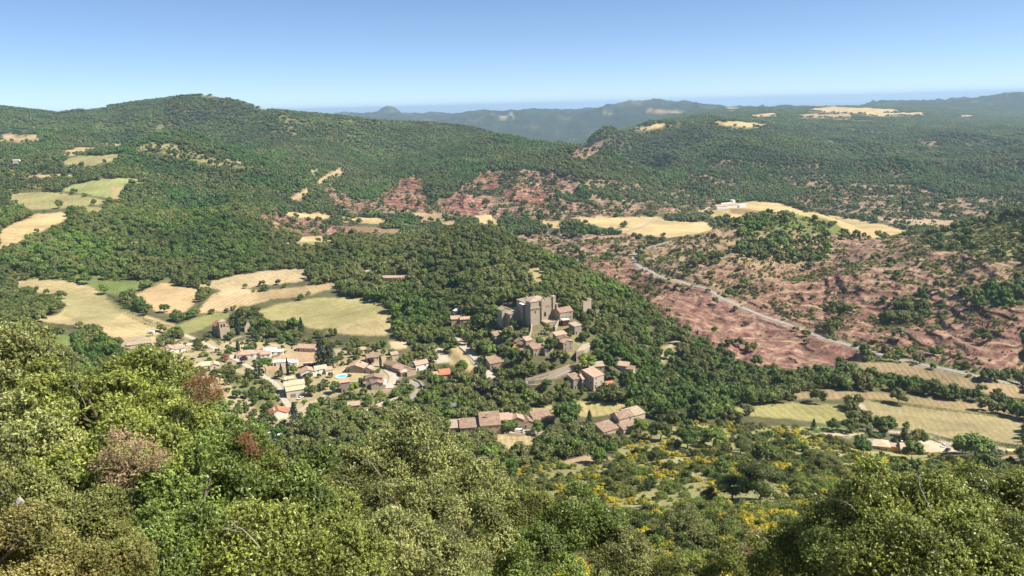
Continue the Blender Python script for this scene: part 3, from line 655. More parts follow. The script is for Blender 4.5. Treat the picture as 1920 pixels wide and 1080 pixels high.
# individual-size species prototypes; radius about 1 unit = 1 metre
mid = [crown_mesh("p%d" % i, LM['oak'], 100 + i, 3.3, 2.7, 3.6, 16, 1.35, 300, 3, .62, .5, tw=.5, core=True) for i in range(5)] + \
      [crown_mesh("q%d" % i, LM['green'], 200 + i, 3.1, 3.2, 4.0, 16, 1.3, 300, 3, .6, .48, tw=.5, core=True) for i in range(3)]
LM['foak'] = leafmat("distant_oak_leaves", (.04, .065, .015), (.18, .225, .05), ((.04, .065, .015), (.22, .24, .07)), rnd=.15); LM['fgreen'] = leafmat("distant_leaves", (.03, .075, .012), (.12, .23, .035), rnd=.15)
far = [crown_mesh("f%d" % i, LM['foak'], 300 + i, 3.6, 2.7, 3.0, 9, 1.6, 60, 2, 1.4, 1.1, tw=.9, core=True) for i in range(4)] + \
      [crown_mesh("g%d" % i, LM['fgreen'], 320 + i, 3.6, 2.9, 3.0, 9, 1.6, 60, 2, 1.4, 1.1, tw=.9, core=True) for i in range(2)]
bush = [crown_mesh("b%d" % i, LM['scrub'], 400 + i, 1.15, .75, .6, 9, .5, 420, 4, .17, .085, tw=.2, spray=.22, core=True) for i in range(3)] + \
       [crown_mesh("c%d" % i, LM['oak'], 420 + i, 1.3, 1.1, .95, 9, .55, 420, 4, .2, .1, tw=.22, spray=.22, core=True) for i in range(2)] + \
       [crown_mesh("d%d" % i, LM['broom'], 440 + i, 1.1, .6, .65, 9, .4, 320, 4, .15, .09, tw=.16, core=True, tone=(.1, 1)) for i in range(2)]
FOOT = []      # circles (x, y, r) that the scattered plants keep clear of: houses and hand-placed trees
PROTECT = []   # (x, y, r) with a line of sight kept open
def clear_of(x, y, extra=0):
    m = np.ones(len(x), bool)
    for fx, fy, fr in FOOT: m &= (x - fx) ** 2 + (y - fy) ** 2 > (fr + extra) ** 2
    return m
TR = [trunk_mesh("t%d" % i, 50 + i, 3.8, .22, 2.2, 5) for i in range(3)]
def put_tree(name, crown_data, trunk_data, loc, sc, rz, label, cat, group, crown_mat=None):
    e = empty(name, loc, rz); e.scale = sc
    tag(e, label, cat, group)
    if trunk_data:
        t_ = bpy.data.objects.new("trunk", trunk_data); COL.objects.link(t_); t_.parent = e
    c_ = bpy.data.objects.new("crown", crown_data); COL.objects.link(c_); c_.parent = e
    return e
# ------------------------------------------------------------------ building materials
def wallmat(name, c1, c2, scale=1.3, streak=.12):
    m, t, b, o = nmat(name); q = N(t); g = q.n("ShaderNodeTexCoord").outputs["Object"]
    vx = q.n("ShaderNodeTexVoronoi"); vx.inputs["Scale"].default_value = scale * 1.7; q.l(g, vx.inputs["Vector"])
    c = q.mix(q.noise(g, .35, 4, .6), c1, c2); c = q.mul(c, q.rng(vx.outputs["Distance"], 0, .6, 1.06, 1 - streak)); c = q.mul(c, q.rng(q.noise(g, 2.2, 3, .7), .3, .7, .86, 1.12))
    q.l(c, b.inputs["Base Color"]); b.inputs["Roughness"].default_value = .92; q.l(q.bump(vx.outputs["Distance"], .5, .15), b.inputs["Normal"]); return m
def roofmat(name, c1, c2, c3):
    m, t, b, o = nmat(name); q = N(t); g = q.n("ShaderNodeTexCoord").outputs["Object"]
    n1 = q.noise(g, .45, 4, .65); n2 = q.noise(g, 1.2, 3, .75)
    c = q.mix(q.rng(n1, .38, .62, 0, 1), c1, c2); c = q.mix(q.math('MULTIPLY', q.rng(n2, .48, .62, 0, 1), .75), c, c3)
    sp = q.n("ShaderNodeSeparateXYZ"); q.l(g, sp.inputs[0])
    w = q.math('SINE', q.math('MULTIPLY', q.math('ADD', sp.outputs[0], q.math('MULTIPLY', sp.outputs[1], .15)), 12.0)); c = q.mul(c, q.rng(w, -1, 1, .84, 1.1))
    q.l(c, b.inputs["Base Color"]); b.inputs["Roughness"].default_value = .9; q.l(q.bump(w, .6, .12), b.inputs["Normal"]); return m
WM = dict(stone=wallmat("rubble_stone", (.36, .28, .19), (.47, .38, .27)), grey=wallmat("grey_stone", (.30, .26, .21), (.42, .36, .29)), castle=wallmat("castle_stone", (.42, .34, .25), (.56, .46, .34), .9, .2),
          white=plain("white_render", (.74, .72, .67), var=.06), cream=plain("cream_render", (.62, .52, .37), var=.07), ochre=plain("ochre_render", (.50, .34, .20), var=.1), pinkw=plain("pinkish_render", (.52, .42, .34), var=.1),
          wood=plain("dark_timber", (.07, .045, .03), var=.3), redwood=plain("red_brown_door", (.12, .035, .02), var=.2))
RF = dict(old=roofmat("old_canal_tiles", (.31, .205, .145), (.43, .30, .215), (.19, .13, .095)), pink=roofmat("pink_canal_tiles", (.52, .33, .23), (.60, .42, .31), (.36, .22, .16)), orange=roofmat("orange_tiles", (.50, .20, .105), (.58, .27, .15), (.38, .15, .09)),
          cream=roofmat("cream_tiles", (.60, .47, .31), (.66, .55, .39), (.48, .35, .23)), tan=roofmat("tan_stone_tiles", (.42, .32, .22), (.52, .41, .30), (.30, .23, .17)), grey=roofmat("grey_slates", (.20, .19, .19), (.27, .25, .25), (.15, .14, .14)), white=plain("white_roof_sheet", (.78, .77, .75), var=.06))
GLASS = plain("dark_window_glass", (.03, .035, .04), rough=.15, spec=.5, var=.1); FRAME = plain("painted_frame", (.42, .38, .32), var=.1); WHITEP = plain("white_paint", (.75, .75, .73), var=.05)

class MB:
    def __init__(s): s.v = []; s.f = []; s.mi = []
    def poly(s, pts_, mi=0): k = len(s.v); s.v += [tuple(p) for p in pts_]; s.f.append(tuple(range(k, k + len(pts_)))); s.mi.append(mi)
    def box(s, x0, y0, z0, x1, y1, z1, mi=0, taper=0):
        k = len(s.v); t = taper
        s.v += [(x0, y0, z0), (x1, y0, z0), (x1, y1, z0), (x0, y1, z0), (x0 + t, y0 + t, z1), (x1 - t, y0 + t, z1), (x1 - t, y1 - t, z1), (x0 + t, y1 - t, z1)]
        for f in ((0, 3, 2, 1), (4, 5, 6, 7), (0, 1, 5, 4), (1, 2, 6, 5), (2, 3, 7, 6), (3, 0, 4, 7)): s.f.append(tuple(k + i for i in f)); s.mi.append(mi)
    def prism(s, quad, th, mi=0):
        """slab: quad (CCW from above) thickened downward"""
        k = len(s.v); n = len(quad); s.v += [tuple(p) for p in quad] + [(p[0], p[1], p[2] - th) for p in quad]
        s.f.append(tuple(range(k, k + n))); s.f.append(tuple(range(k + 2 * n - 1, k + n - 1, -1))); s.mi += [mi, mi]
        for i in range(n): j = (i + 1) % n; s.f.append((k + i, k + n + i, k + n + j, k + j)); s.mi.append(mi)
    def cyl(s, c, r, z0, z1, seg=10, mi=0, r1=None):
        r1 = r if r1 is None else r1; k = len(s.v)
        for i in range(seg): a = 6.2832 * i / seg; s.v.append((c[0] + r * math.cos(a), c[1] + r * math.sin(a), z0)); s.v.append((c[0] + r1 * math.cos(a), c[1] + r1 * math.sin(a), z1))
        for i in range(seg): j = (i + 1) % seg; s.f.append((k + 2 * i, k + 2 * j, k + 2 * j + 1, k + 2 * i + 1)); s.mi.append(mi)
        s.f.append(tuple(k + 2 * i + 1 for i in range(seg))); s.mi.append(mi)
    def mesh(s, name, mats):
        me = bpy.data.meshes.new(name); me.from_pydata(s.v, [], s.f); me.update()
        for m in (mats if isinstance(mats, (list, tuple)) else [mats]): me.materials.append(m)
        me.polygons.foreach_set("material_index", s.mi); return me
    def build(s, name, mats, parent=None, loc=None):
        o = bpy.data.objects.new(name, s.mesh(name, mats)); COL.objects.link(o)
        if parent: o.parent = parent
        if loc: o.location = loc
        return o
def inst(name, me, parent, loc, rz=0, sc=(1, 1, 1)):
    o = bpy.data.objects.new(name, me); COL.objects.link(o); o.parent = parent; o.location = loc; o.rotation_euler = (0, 0, rz); o.scale = sc; return o
b_ = MB(); b_.box(-.5, -.05, -.62, .5, .02, .62, 0); b_.box(-.38, -.065, -.5, -.03, -.02, .5, 1); b_.box(.03, -.065, -.5, .38, -.02, .5, 1); WIN = b_.mesh("window", [FRAME, GLASS])
b_ = MB(); b_.box(-.55, -.05, 0, .55, .02, 2.2, 0); b_.box(-.45, -.07, .05, .45, -.02, 2.1, 1); DOOR = b_.mesh("door", [FRAME, WM['wood']])
b_ = MB(); b_.box(-.35, -.35, -1, .35, .35, .9, 0); b_.box(-.45, -.45, .9, .45, .45, 1.05, 0); CHIM = {k: b_.mesh("chimney", [m]) for k, m in (('stone', WM['pinkw']), ('white', WM['white']))}
OV = .35
def roof_on(rb, wb, x0, y0, w, d, h, kind, rh):
    x1, y1 = x0 + w, y0 + d; X0, X1, Y0, Y1 = x0 - OV, x1 + OV, y0 - OV, y1 + OV; t = .22; e = .12
    if kind == 'gx':
        ym = (y0 + y1) / 2; dz = rh / (d / 2) * OV
        rb.prism([(X0, Y0, h - dz + e), (X1, Y0, h - dz + e), (X1, ym, h + rh + e), (X0, ym, h + rh + e)], t); rb.prism([(X0, ym, h + rh + e), (X1, ym, h + rh + e), (X1, Y1, h - dz + e), (X0, Y1, h - dz + e)], t)
        for x, a in ((x0, 1), (x1, 0)):
            p = [(x, y0, h), (x, y1, h), (x, ym, h + rh)]; wb.poly(p[::-1] if a else p)
        rb.box(X0, ym - .15, h + rh + e, X1, ym + .15, h + rh + e + .1)
    elif kind == 'gy':
        xm = (x0 + x1) / 2; dz = rh / (w / 2) * OV
        rb.prism([(X0, Y0, h - dz + e), (xm, Y0, h + rh + e), (xm, Y1, h + rh + e), (X0, Y1, h - dz + e)], t); rb.prism([(xm, Y0, h + rh + e), (X1, Y0, h - dz + e), (X1, Y1, h - dz + e), (xm, Y1, h + rh + e)], t)
        for y, a in ((y0, 0), (y1, 1)):
            p = [(x0, y, h), (x1, y, h), (xm, y, h + rh)]; wb.poly(p[::-1] if a else p)
        rb.box(xm - .15, Y0, h + rh + e, xm + .15, Y1, h + rh + e + .1)
    elif kind == 'hip':
        if w >= d: a, b = (x0 + d / 2, (y0 + y1) / 2), (x1 - d / 2, (y0 + y1) / 2)
        else: a, b = ((x0 + x1) / 2, y0 + w / 2), ((x0 + x1) / 2, y1 - w / 2)
        A, B = (*a, h + rh + e), (*b, h + rh + e); c = [(X0, Y0, h), (X1, Y0, h), (X1, Y1, h), (X0, Y1, h)]
        if w >= d: fs = [[c[0], c[1], B, A], [c[1], c[2], B], [c[2], c[3], A, B], [c[3], c[0], A]]
        else: fs = [[c[0], c[1], A], [c[1], c[2], B, A], [c[2], c[3], B], [c[3], c[0], A, B]]
        for f in fs: rb.poly(f)
        rb.poly(c[::-1])
    elif kind == 'flat':
        rb.box(x0 - .15, y0 - .15, h + .003, x1 + .15, y1 + .15, h + .25)
    elif kind == 'para':   # flat roof behind a crenellated parapet
        rb.box(x0 + .5, y0 + .5, h - .9, x1 - .5, y1 - .5, h - .6); n = max(3, int(w / 1.1)); m = max(2, int(d / 1.8))
        wb.box(x0, y0, h, x1, y0 + .5, h + .5); wb.box(x0, y1 - .5, h, x1, y1, h + .5); wb.box(x0, y0 + .5, h, x0 + .5, y1 - .5, h + .5); wb.box(x1 - .5, y0 + .5, h, x1, y1 - .5, h + .5)
        for i in range(n):
            if i % 2 == 0: a = x0 + w * i / n; wb.box(a + .01, y0 + .01, h + .5, a + w / n, y0 + .49, h + 2.0)
        for i in range(1, m):
            if i % 2 == 0: a = y0 + d * i / m; wb.box(x0 + .01, a, h + .5, x0 + .49, a + d / m, h + 1.7); wb.box(x1 - .49, a, h + .5, x1 - .01, a + d / m, h + 1.1)
    else:                  # lean-to: s + the side it falls to
        hi, lo = h + rh, h; sl = kind[1]
        z = {'f': (lo, lo, hi, hi), 'b': (hi, hi, lo, lo), 'l': (lo, hi, hi, lo), 'r': (hi, lo, lo, hi)}[sl]
        rb.prism([(X0, Y0, z[0] + e), (X1, Y0, z[1] + e), (X1, Y1, z[2] + e), (X0, Y1, z[3] + e)], t)
        c = [(x0, y0), (x1, y0), (x1, y1), (x0, y1)]
        for i in range(4):
            j = (i + 1) % 4
            if z[i] > h or z[j] > h:
                p = [(*c[i], h), (*c[j], h)] + ([(*c[j], z[j])] if z[j] > h else []) + ([(*c[i], z[i])] if z[i] > h else []); wb.poly(p)
def building(name, label, cat, px, py, yaw, boxes, wall='stone', roof='old', chim=(), win=True, door=(0, 1.5), group=None, seed=0, foot=True, arches=(), mr=None):
    x, y, z = at(px, py); e = empty(name, (x, y, z), R(yaw)); tag(e, label, cat, group); r = random.Random(seed + int(px * 7 + py))
    wb = MB(); rbs = {}; wc = 0
    cx0, cy0, cx1, cy1 = 1e9, 1e9, -1e9, -1e9
    for bi, bx in enumerate(boxes):
        x0, y0, w, d, h, kind, rh = bx[:7]; rf = bx[7] if len(bx) > 7 and bx[7] else roof; zb = bx[8] if len(bx) > 8 else -4
        wb.box(x0, y0, zb, x0 + w, y0 + d, h - (1.2 if kind == 'para' else 0) if kind != 'para' else h)
        rb = MB(); rbs.setdefault(rf, []).append(rb); roof_on(rb, wb, x0, y0, w, d, h, kind, rh)
        cx0, cy0, cx1, cy1 = min(cx0, x0), min(cy0, y0), max(cx1, x0 + w), max(cy1, y0 + d)
        if win:
            for fx, L, rz in (("f", w, 0), ("r", d, math.pi / 2), ("l", d, -math.pi / 2)):
                nw = int(L / 3.4); rows = max(1, int((h + .6) / 3.1))
                for a in range(nw):
                    for q in range(rows):
                        if r.random() < .3 or wc > 11: continue
                        p = (a + .5) / nw * L; zz = h - 1.35 - q * 2.9
                        if zz < 1.0: continue
                        loc = {'f': (x0 + p, y0 - .03, zz), 'r': (x0 + w + .03, y0 + p, zz), 'l': (x0 - .03, y0 + p, zz)}[fx]
                        inst("window", WIN, e, loc, rz, (r.uniform(.85, 1.15), 1, r.uniform(.8, 1.1))); wc += 1
    wb.build("wall", WM[wall], e)
    for rf, lst in rbs.items():
        for rb in lst: rb.build("roof", RF[rf], e)
    if door: inst("door", DOOR, e, (boxes[door[0]][0] + door[1], boxes[door[0]][1] - .04, 0))
    for c in chim: inst("chimney", CHIM[c[3] if len(c) > 3 else 'stone'], e, c[:3])
    ca, sa = math.cos(R(yaw)), math.sin(R(yaw))
    if foot:
        step = 4
        for bx in boxes:
            nx, ny = max(1, round(bx[2] / step)), max(1, round(bx[3] / step))
            for i in range(nx):
                for j in range(ny):
                    lx, ly = bx[0] + (i + .5) * bx[2] / nx, bx[1] + (j + .5) * bx[3] / ny; FOOT.append((x + lx * ca - ly * sa, y + lx * sa + ly * ca, 5.0))
        # keep the sight line to the walls and roof open where the photograph shows them
        mp = (y * cP - z * sP) / FPX; hh = max(b[4] + b[6] for b in boxes)
        w0 = (min(cx0 * ca - q * sa for q in (cy0, cy1)) / mp, max(cx1 * ca - q * sa for q in (cy0, cy1)) / mp); q = mr or (1, 1)
        xa, xb = px + w0[0] - 1, px + w0[1] + 1; ya, yb = py - hh / mp * 1.0 - 4, py - 1
        protect("%f %f %f %f %f %f %f %f" % (xa, ya, xb, ya, xb, yb, xa, yb))
    return e
B = building
# ---- castle
cas = B("castle", "large ruined stone castle with crenellated towers above the hamlet", "castle", 996, 611, 28,
  [(1, 2, 17, 19, 13.6, 'hip', 2.8, 'tan'), (-.6, -.8, 6.2, 6.5, 16.4, 'hip', 1.2, 'tan'), (8, -.2, 5, 5, 15.2, 'para', 0, 'tan'), (13, 1, 6, 6, 15.0, 'para', 0, 'tan'), (17.0, .3, 2.1, 2.3, 17.4, 'flat', 0, 'cream'),
   (-.9, -1.1, 6.8, 7.1, 12.4, 'flat', 0, 'tan'), (19.3, -.5, 1.1, 2.2, 12, 'flat', 0, 'tan'), (7.4, -6.5, 13, 7, 2.2, 'flat', 0, 'tan'), (-8.5, 13, 9.4, 8, 6.0, 'sl', 2.2, 'tan'), (-11.5, 19, 6.5, 6, 8, 'gy', 1.6, 'tan'),
   (18.2, 8, 7, 8, 8.5, 'sr', 2.0, 'old'), (-1.6, 8, 2.5, 5, 12.8, 'flat', 0, 'white')], 'castle', 'tan', chim=((5, 14, 15.5),), door=None)
cas.scale = (1.1, 1.1, 1.08)
b_ = MB(); b_.box(-.7, -.1, 0, .7, .05, 2.2, 0)
k = len(b_.v); b_.poly([(-.7, -.1, 2.2)] + [(.7 * math.cos(a), -.1, 2.2 + .9 * math.sin(a)) for a in [math.pi - i * math.pi / 8 for i in range(1, 8)]] + [(.7, -.1, 2.2)][::1], 0); b_.f[-1] = b_.f[-1][::-1]
ARCH = b_.mesh("arched_window", GLASS)
inst("window", ARCH, cas, (10.5, -.26, 5)); inst("window", ARCH, cas, (2.6, -1.13, 8.6), 0, (.5, 1, .5)); inst("window", ARCH, cas, (16, .97, 6), 0, (.4, 1, .5))
for wx, wy, wz in ((1.2, -.83, 4.5), (4.2, -.83, 9.5), (7.2, 1.97, 8.5), (11.8, -.23, 11), (14.2, .97, 10.5), (16.4, .97, 11)): inst("window", ARCH, cas, (wx, wy, wz), 0, (.3, 1, .45))
for wy, wz in ((4, 8), (12, 9), (16, 6), (9.5, 5)): inst("window", ARCH, cas, (.97, wy, wz), -math.pi / 2, (.45, 1, .5))
mc = MB()
mc.box(-1.3, -1.5, 11.9, 6.4, -1.1, 12.35); mc.box(-1.3, -1.1, 11.9, -.9, 6.4, 12.35)
for i in range(5): mc.box(-.8 + i * 1.45, -1.45, 10.9, -.3 + i * 1.45, -1.1, 12.0)
for i in range(5): mc.box(-1.25, -.6 + i * 1.4, 10.9, -.9, -.1 + i * 1.4, 12.0)
mc.build("corbel_course", WM['castle'], cas)
# ---- castle village
B("house", "stone house with wide tiled gable roof on the right flank of the castle", "house", 1066, 604, 28, [(-6, 2, 11, 9, 7.5, 'gx', 2.4, 'old')], 'stone', 'old')
B("shed", "white-roofed shed with dark red-brown door beside the castle", "shed", 1061, 611, 15, [(-2.4, 0, 5, 4, 4.2, 'flat', 0, 'white')], 'redwood', 'white', win=False, door=None)
B("house", "narrow stone house with tiled roof right of the castle terraces", "house", 1085, 626, 35, [(-3.6, 0, 6, 6.5, 6, 'sf', 1.0, 'tan')], 'grey', 'tan')
B("house", "tall terraced stone house with three stepped pink roofs below the castle", "house", 1066, 661, 26, [(-4, 0, 7.5, 5, 7.4, 'gy', 1.4, 'pink'), (-4, 5, 8, 4, 8.7, 'gy', 1.6, 'old'), (-4.4, 9, 8.5, 5, 10.2, 'sf', 1.2, 'pink')], 'stone', 'pink')
B("house", "long stone house under red-orange tiles in the castle village", "house", 977, 665, -22, [(-6.5, 0, 6.5, 5.5, 3.5, 'sf', 1.5, 'orange'), (0, -.6, 6.5, 6, 3.2, 'sf', 1.7, 'pink')], 'stone', 'pink')
B("house", "tiny gabled stone house behind the red-orange roof", "house", 976, 649, 20, [(-3, 0, 6.5, 4.5, 3.2, 'gy', 1.6, 'old')], 'stone', 'old')
B("house", "square stone tower house with tiled cap in the castle village", "house", 993, 657, 30, [(-2.6, 0, 5, 4.5, 7.2, 'sf', 1.6, 'pink')], 'stone', 'pink')
B("house", "stone house with one long sloping roof left of the terraced house", "house", 1014, 668, 28, [(-4.5, 2, 9, 7, 5.0, 'sf', 2.4, 'old'), (2.5, -1.5, 3, 4, 4.2, 'sf', 1.5, 'old')], 'stone', 'old')
B("house", "small stone house with bright right gable left of the castle garden", "house", 935, 641, 28, [(-3, 0, 5.6, 5.5, 4.8, 'sf', 1.8, 'old'), (2.6, .6, .8, 4, 6.5, 'flat', 0, 'cream')], 'stone', 'old')
B("barn", "open barn with a big old tiled roof in the grove below the castle", "barn", 936, 688, 24, [(-6.5, 0, 11, 8, 3.2, 'sf', 2.6, 'old')], 'stone', 'old', win=False)
B("house", "pink-roofed villa with ochre walls half hidden above the car park road", "house", 868, 606, 8, [(-2, 0, 8, 6, 3.2, 'gx', 1.4, 'pink'), (-9, 2.5, 7, 6, 3.0, 'sf', 1.2, 'pink')], 'ochre', 'pink', chim=((-1, 3, 5),))
B("ruin", "roofless ruined house with tan stones left of the castle garden", "ruin", 943, 614, 10, [(-3.5, 0, 8, 5, 2.2, 'sf', .9, 'tan')], 'stone', 'tan', win=False, door=None)
B("tower", "ruined crenellated wall tower standing alone in the wood", "tower", 1103, 584, 38, [(-5.2, 0, 6.8, .9, 8.0, 'flat', 0, 'tan'), (1.6, 0, 1.6, 3.4, 8.6, 'flat', 0, 'cream')], 'castle', 'tan', win=False, door=None)
# terrace platform
b_ = MB(); b_.prism([(-4, -6, 3.2), (1.5, -4, 3.4), (9, 7, 4.0), (5, 9.5, 4.2), (1, 6, 4)], 9.0); x, y, z = at(1090, 662)
tag(b_.build("terrace", WM['castle'], None, (x, y, z)), "paved stone terrace on a retaining wall below the narrow stone house", "terrace")
FOOT.append((x + 3, y + 2, 9)); protect("1070 625 1112 625 1110 662 1068 668")
# arcade in the castle garden
x, y, z = at(1014, 633); e = empty("pergola", (x, y, z), R(15)); tag(e, "row of thin stone columns with beams in the castle garden", "pergola")
for i in range(6): b_ = MB(); b_.cyl((-6 + i * 2.5, 0), .22, -2, 3.4, 8); b_.box(-6.3 + i * 2.5, -.3, 3.4, -5.7 + i * 2.5, .3, 3.6); b_.build("column", WM['castle'], e)
b_ = MB(); b_.box(-6.6, -.15, 3.62, 7, .15, 3.85); b_.box(-6.6, 2.2, 3.62, 7, 2.5, 3.85); b_.build("beam", WM['castle'], e)
FOOT.append((x, y, 5))
# ---- church
ch = B("church", "old stone church with square bell tower and orange roof by a cypress", "church", 414, 635, 36,
  [(0, 0, 5.2, 5.4, 13.2, 'hip', 1.3, 'tan'), (-.6, 5.4, 7.5, 12, 8.2, 'gy', 2.6, 'orange'), (5.5, 4.5, 3.2, 6, 7.5, 'sr', 1.2, 'orange'), (-1.9, 8.5, 1.3, 1.2, 6.5, 'flat', 0, 'cream'), (-1.9, 14, 1.3, 1.2, 6, 'flat', 0, 'cream'), (.5, 17.4, 5, 4, 5.5, 'hip', 1.2, 'orange')], 'castle', 'orange', win=False, door=(0, 2.6))
for a in (1.55, 3.6): inst("window", ARCH, ch, (a, -.02, 8.9), 0, (.85, 1, .85))
inst("window", ARCH, ch, (5.24, 2.6, 8.9), math.pi / 2, (.85, 1, .85)); inst("window", ARCH, ch, (-.04, 2.6, 8.9), -math.pi / 2, (.85, 1, .85))
b_ = MB(); b_.box(-.25, -.5, -1, .25, 4.5, 4); b_.poly([(.25, -.5, 4), (.25, 4.5, 4), (.25, 3.2, 8.2), (.25, 2.0, 9)]); b_.poly([(-.25, 2.0, 9), (-.25, 3.2, 8.2), (-.25, 4.5, 4), (-.25, -.5, 4)]); b_.poly([(-.25, -.5, 4), (.25, -.5, 4), (.25, 2, 9), (-.25, 2, 9)]); b_.poly([(.25, 2, 9), (.25, 3.2, 8.2), (-.25, 3.2, 8.2), (-.25, 2, 9)])
x, y, z = at(460, 622); o_ = b_.build("ruined_wall", WM['castle'], None, (x, y, z)); o_.rotation_euler = (0, 0, R(-48)); o_.scale = (2, 1.1, .85); tag(o_, "freestanding ruined gable wall of stone beside the tall cypress", "wall"); FOOT.append((x, y, 4)); protect("450 598 468 598 466 622 450 622")
# ---- villas west
B("villa", "white villa with pink-orange gable roof nearest the field gate", "villa", 326, 664, 30, [(-7, 0, 9, 8, 3.2, 'gy', 2.2, 'pink'), (2, 2, 6, 6, 3, 'gx', 1.3, 'pink')], 'white', 'pink')
B("villa", "plain white cube villa with low cream roof and parked dark car", "villa", 334, 691, 12, [(-7, 0, 12, 8, 5.5, 'gx', 1.3, 'cream'), (-9, 5, 8, 5, 3, 'sf', 1, 'cream')], 'white', 'cream')
B("villa", "cream hipped-roof villa behind the rust-leaved tree", "villa", 388, 694, 24, [(-7.5, 0, 11, 8, 3.2, 'hip', 1.9, 'cream'), (2, -2.5, 6, 7, 3.2, 'gy', 1.3, 'cream')], 'cream', 'cream')
B("barn", "long low stone barn at the lower edge of the straw field", "barn", 262, 651, 22, [(-8, 0, 15, 6, 2.6, 'gx', 1.4, 'tan')], 'pinkw', 'tan', win=False)
B("villa", "white villa with broad pink hipped roof and a smaller front wing", "villa", 473, 673, 12, [(-11, 1, 13, 9, 3.4, 'hip', 2.0, 'pink'), (2, 2.5, 7, 6, 3.2, 'gx', 1.3, 'pink'), (6, -1.5, 7, 6.5, 3.2, 'gx', 1.2, 'pink')], 'white', 'pink')
B("villa", "white flat-topped villa with bright white roofs behind a hedge", "villa", 510, 667, 10, [(-6, 0, 9, 6, 3.2, 'sf', 1.0, 'white'), (2, .5, 6, 5, 2.8, 'gx', .8, 'white')], 'white', 'white')
B("villa", "tree-hidden villa with one long pink roof above the orange soil", "villa", 575, 660, -12, [(-8, 0, 15, 8, 3.0, 'gx', 1.9, 'pink')], 'pinkw', 'pink')
B("villa", "low white terrace house open to the orange soil plot", "villa", 531, 686, 6, [(-7, 0, 14, 5, 2.8, 'flat', 0, 'white'), (5, -1.5, 5, 5, 2.4, 'flat', 0, 'white')], 'white', 'white')
B("villa", "sprawling villa with several tan and pink gables beside two cypresses", "villa", 590, 705, 24, [(-9, 0, 10, 8, 3.4, 'gy', 1.9, 'pink'), (1, 2, 8, 7, 3.6, 'gx', 1.5, 'cream'), (3, 9, 9, 5, 3.2, 'sf', 1.2, 'pink'), (7.5, -1, 5, 5, 2.8, 'sf', 1, 'pink')], 'white', 'pink')
B("carport", "open carport with flat white roof under the tall cedar", "carport", 581, 690, 20, [(-4, 0, 9, 5, 2.6, 'flat', 0, 'cream')], 'wood', 'cream', win=False, door=None)
B("villa", "two-part cream house with stepped gables and a grey garage door", "villa", 557, 744, 22, [(-6.2, 0, 11.5, 6.5, 4.8, 'gx', 1.5, 'cream'), (-6.5, 6.5, 12.5, 7, 6.0, 'gx', 1.7, 'cream')], 'cream', 'cream', door=None)
o_ = bpy.data.objects[[o.name for o in COL.objects if o.name.startswith("villa")][-1]]
b_ = MB(); b_.box(-1.6, -.1, 0, 1.6, .02, 2.4); b_.build("garage_door", plain("garage_grey", (.2, .19, .2), var=.1), o_, (-2.2, -.02, 0))
B("house", "stone gabled house with pale pink roof behind the round pool", "house", 667, 699, -8, [(-6.6, 0, 12.5, 9, 3.6, 'gy', 2.0, 'pink')], 'stone', 'pink', chim=((2, 6, 5.4),))
B("tower_house", "tall narrow building with dark wall and small pink roof below the round pool", "house", 649, 735, 18, [(-2.8, 0, 5.6, 5, 6.6, 'sf', 1.2, 'pink')], 'grey', 'pink')
B("house", "pale house with two overlapping low gables and white side stairs", "house", 702, 732, 5, [(-5.8, 5, 11, 6, 6.4, 'gy', 1.4, 'old'), (-1.8, 0, 7.6, 5, 4.6, 'gy', 1.1, 'old'), (6, 1, 1.2, 9, 3.2, 'flat', 0, 'white')], 'pinkw', 'old')
B("villa", "orange-roofed house beside the big spruce", "villa", 522, 786, 25, [(-4, 0, 9, 8.5, 3.4, 'gy', 2.4, 'orange'), (5, 2, 3.5, 6, 3, 'gx', 1, 'orange')], 'white', 'orange', chim=((-1.5, 3, 5.2, 'white'),))
B("garage", "small garage with pale tan roof between the street and the cream house", "garage", 543, 717, 24, [(-2.8, 0, 6, 4.5, 2.6, 'gx', 1.1, 'cream')], 'cream', 'cream', win=False)
B("house", "little pink-roofed cottage in the copse right of the gravel lane", "house", 664, 768, 10, [(-3.5, 0, 7, 5.5, 2.8, 'gx', 1.5, 'pink')], 'stone', 'pink')
B("house", "small tan-roofed cottage behind the tiled house in the trees", "house", 688, 700, -15, [(-3, 0, 6.5, 5, 3.0, 'gy', 1.4, 'tan')], 'pinkw', 'tan')
# ---- hamlet core
B("house", "small square-roofed house at the head of the hamlet row", "house", 679, 664, 25, [(-3.2, 0, 7, 6, 3.2, 'hip', 1.5, 'pink')], 'pinkw', 'pink')
B("house", "old tiled house with white corner and a purple-leaved tree", "house", 703, 680, 20, [(-5.5, 0, 10, 7, 4.2, 'gx', 1.9, 'old')], 'pinkw', 'old', chim=((0, 5, 6, 'white'),))
B("house", "long tiled row house descending diagonally through the hamlet", "house", 742, 698, -42, [(-13, 0, 10, 7, 3.8, 'gx', 1.6, 'old'), (-3, -.5, 9, 7.5, 3.4, 'gx', 1.6, 'pink'), (6, -.8, 7, 8, 3.0, 'gx', 1.4, 'old')], 'stone', 'old')
B("shed", "small white flat-roofed shed on the hamlet yard", "shed", 731, 692, 22, [(-2, 0, 4.2, 3.6, 2.8, 'flat', 0, 'white')], 'white', 'white')
B("house", "little pale end house with rounded tan roof at the street bend", "house", 758, 706, 20, [(-2.2, 0, 5, 4.5, 3.2, 'hip', 1.3, 'cream')], 'stone', 'cream')
B("ruin", "roofless pale gable ruin behind the long row house", "ruin", 741, 673, 25, [(-2.4, 0, 5, 3.2, 3.2, 'sf', 1.4, 'tan')], 'pinkw', 'tan', win=False, door=None)
B("house", "tiled house with tall white right wall below the sandy car park", "house", 793, 694, 32, [(-5.2, 0, 9.5, 6.5, 4.6, 'gx', 1.8, 'pink')], 'white', 'pink', chim=((-3, 4, 5.8, 'white'),))
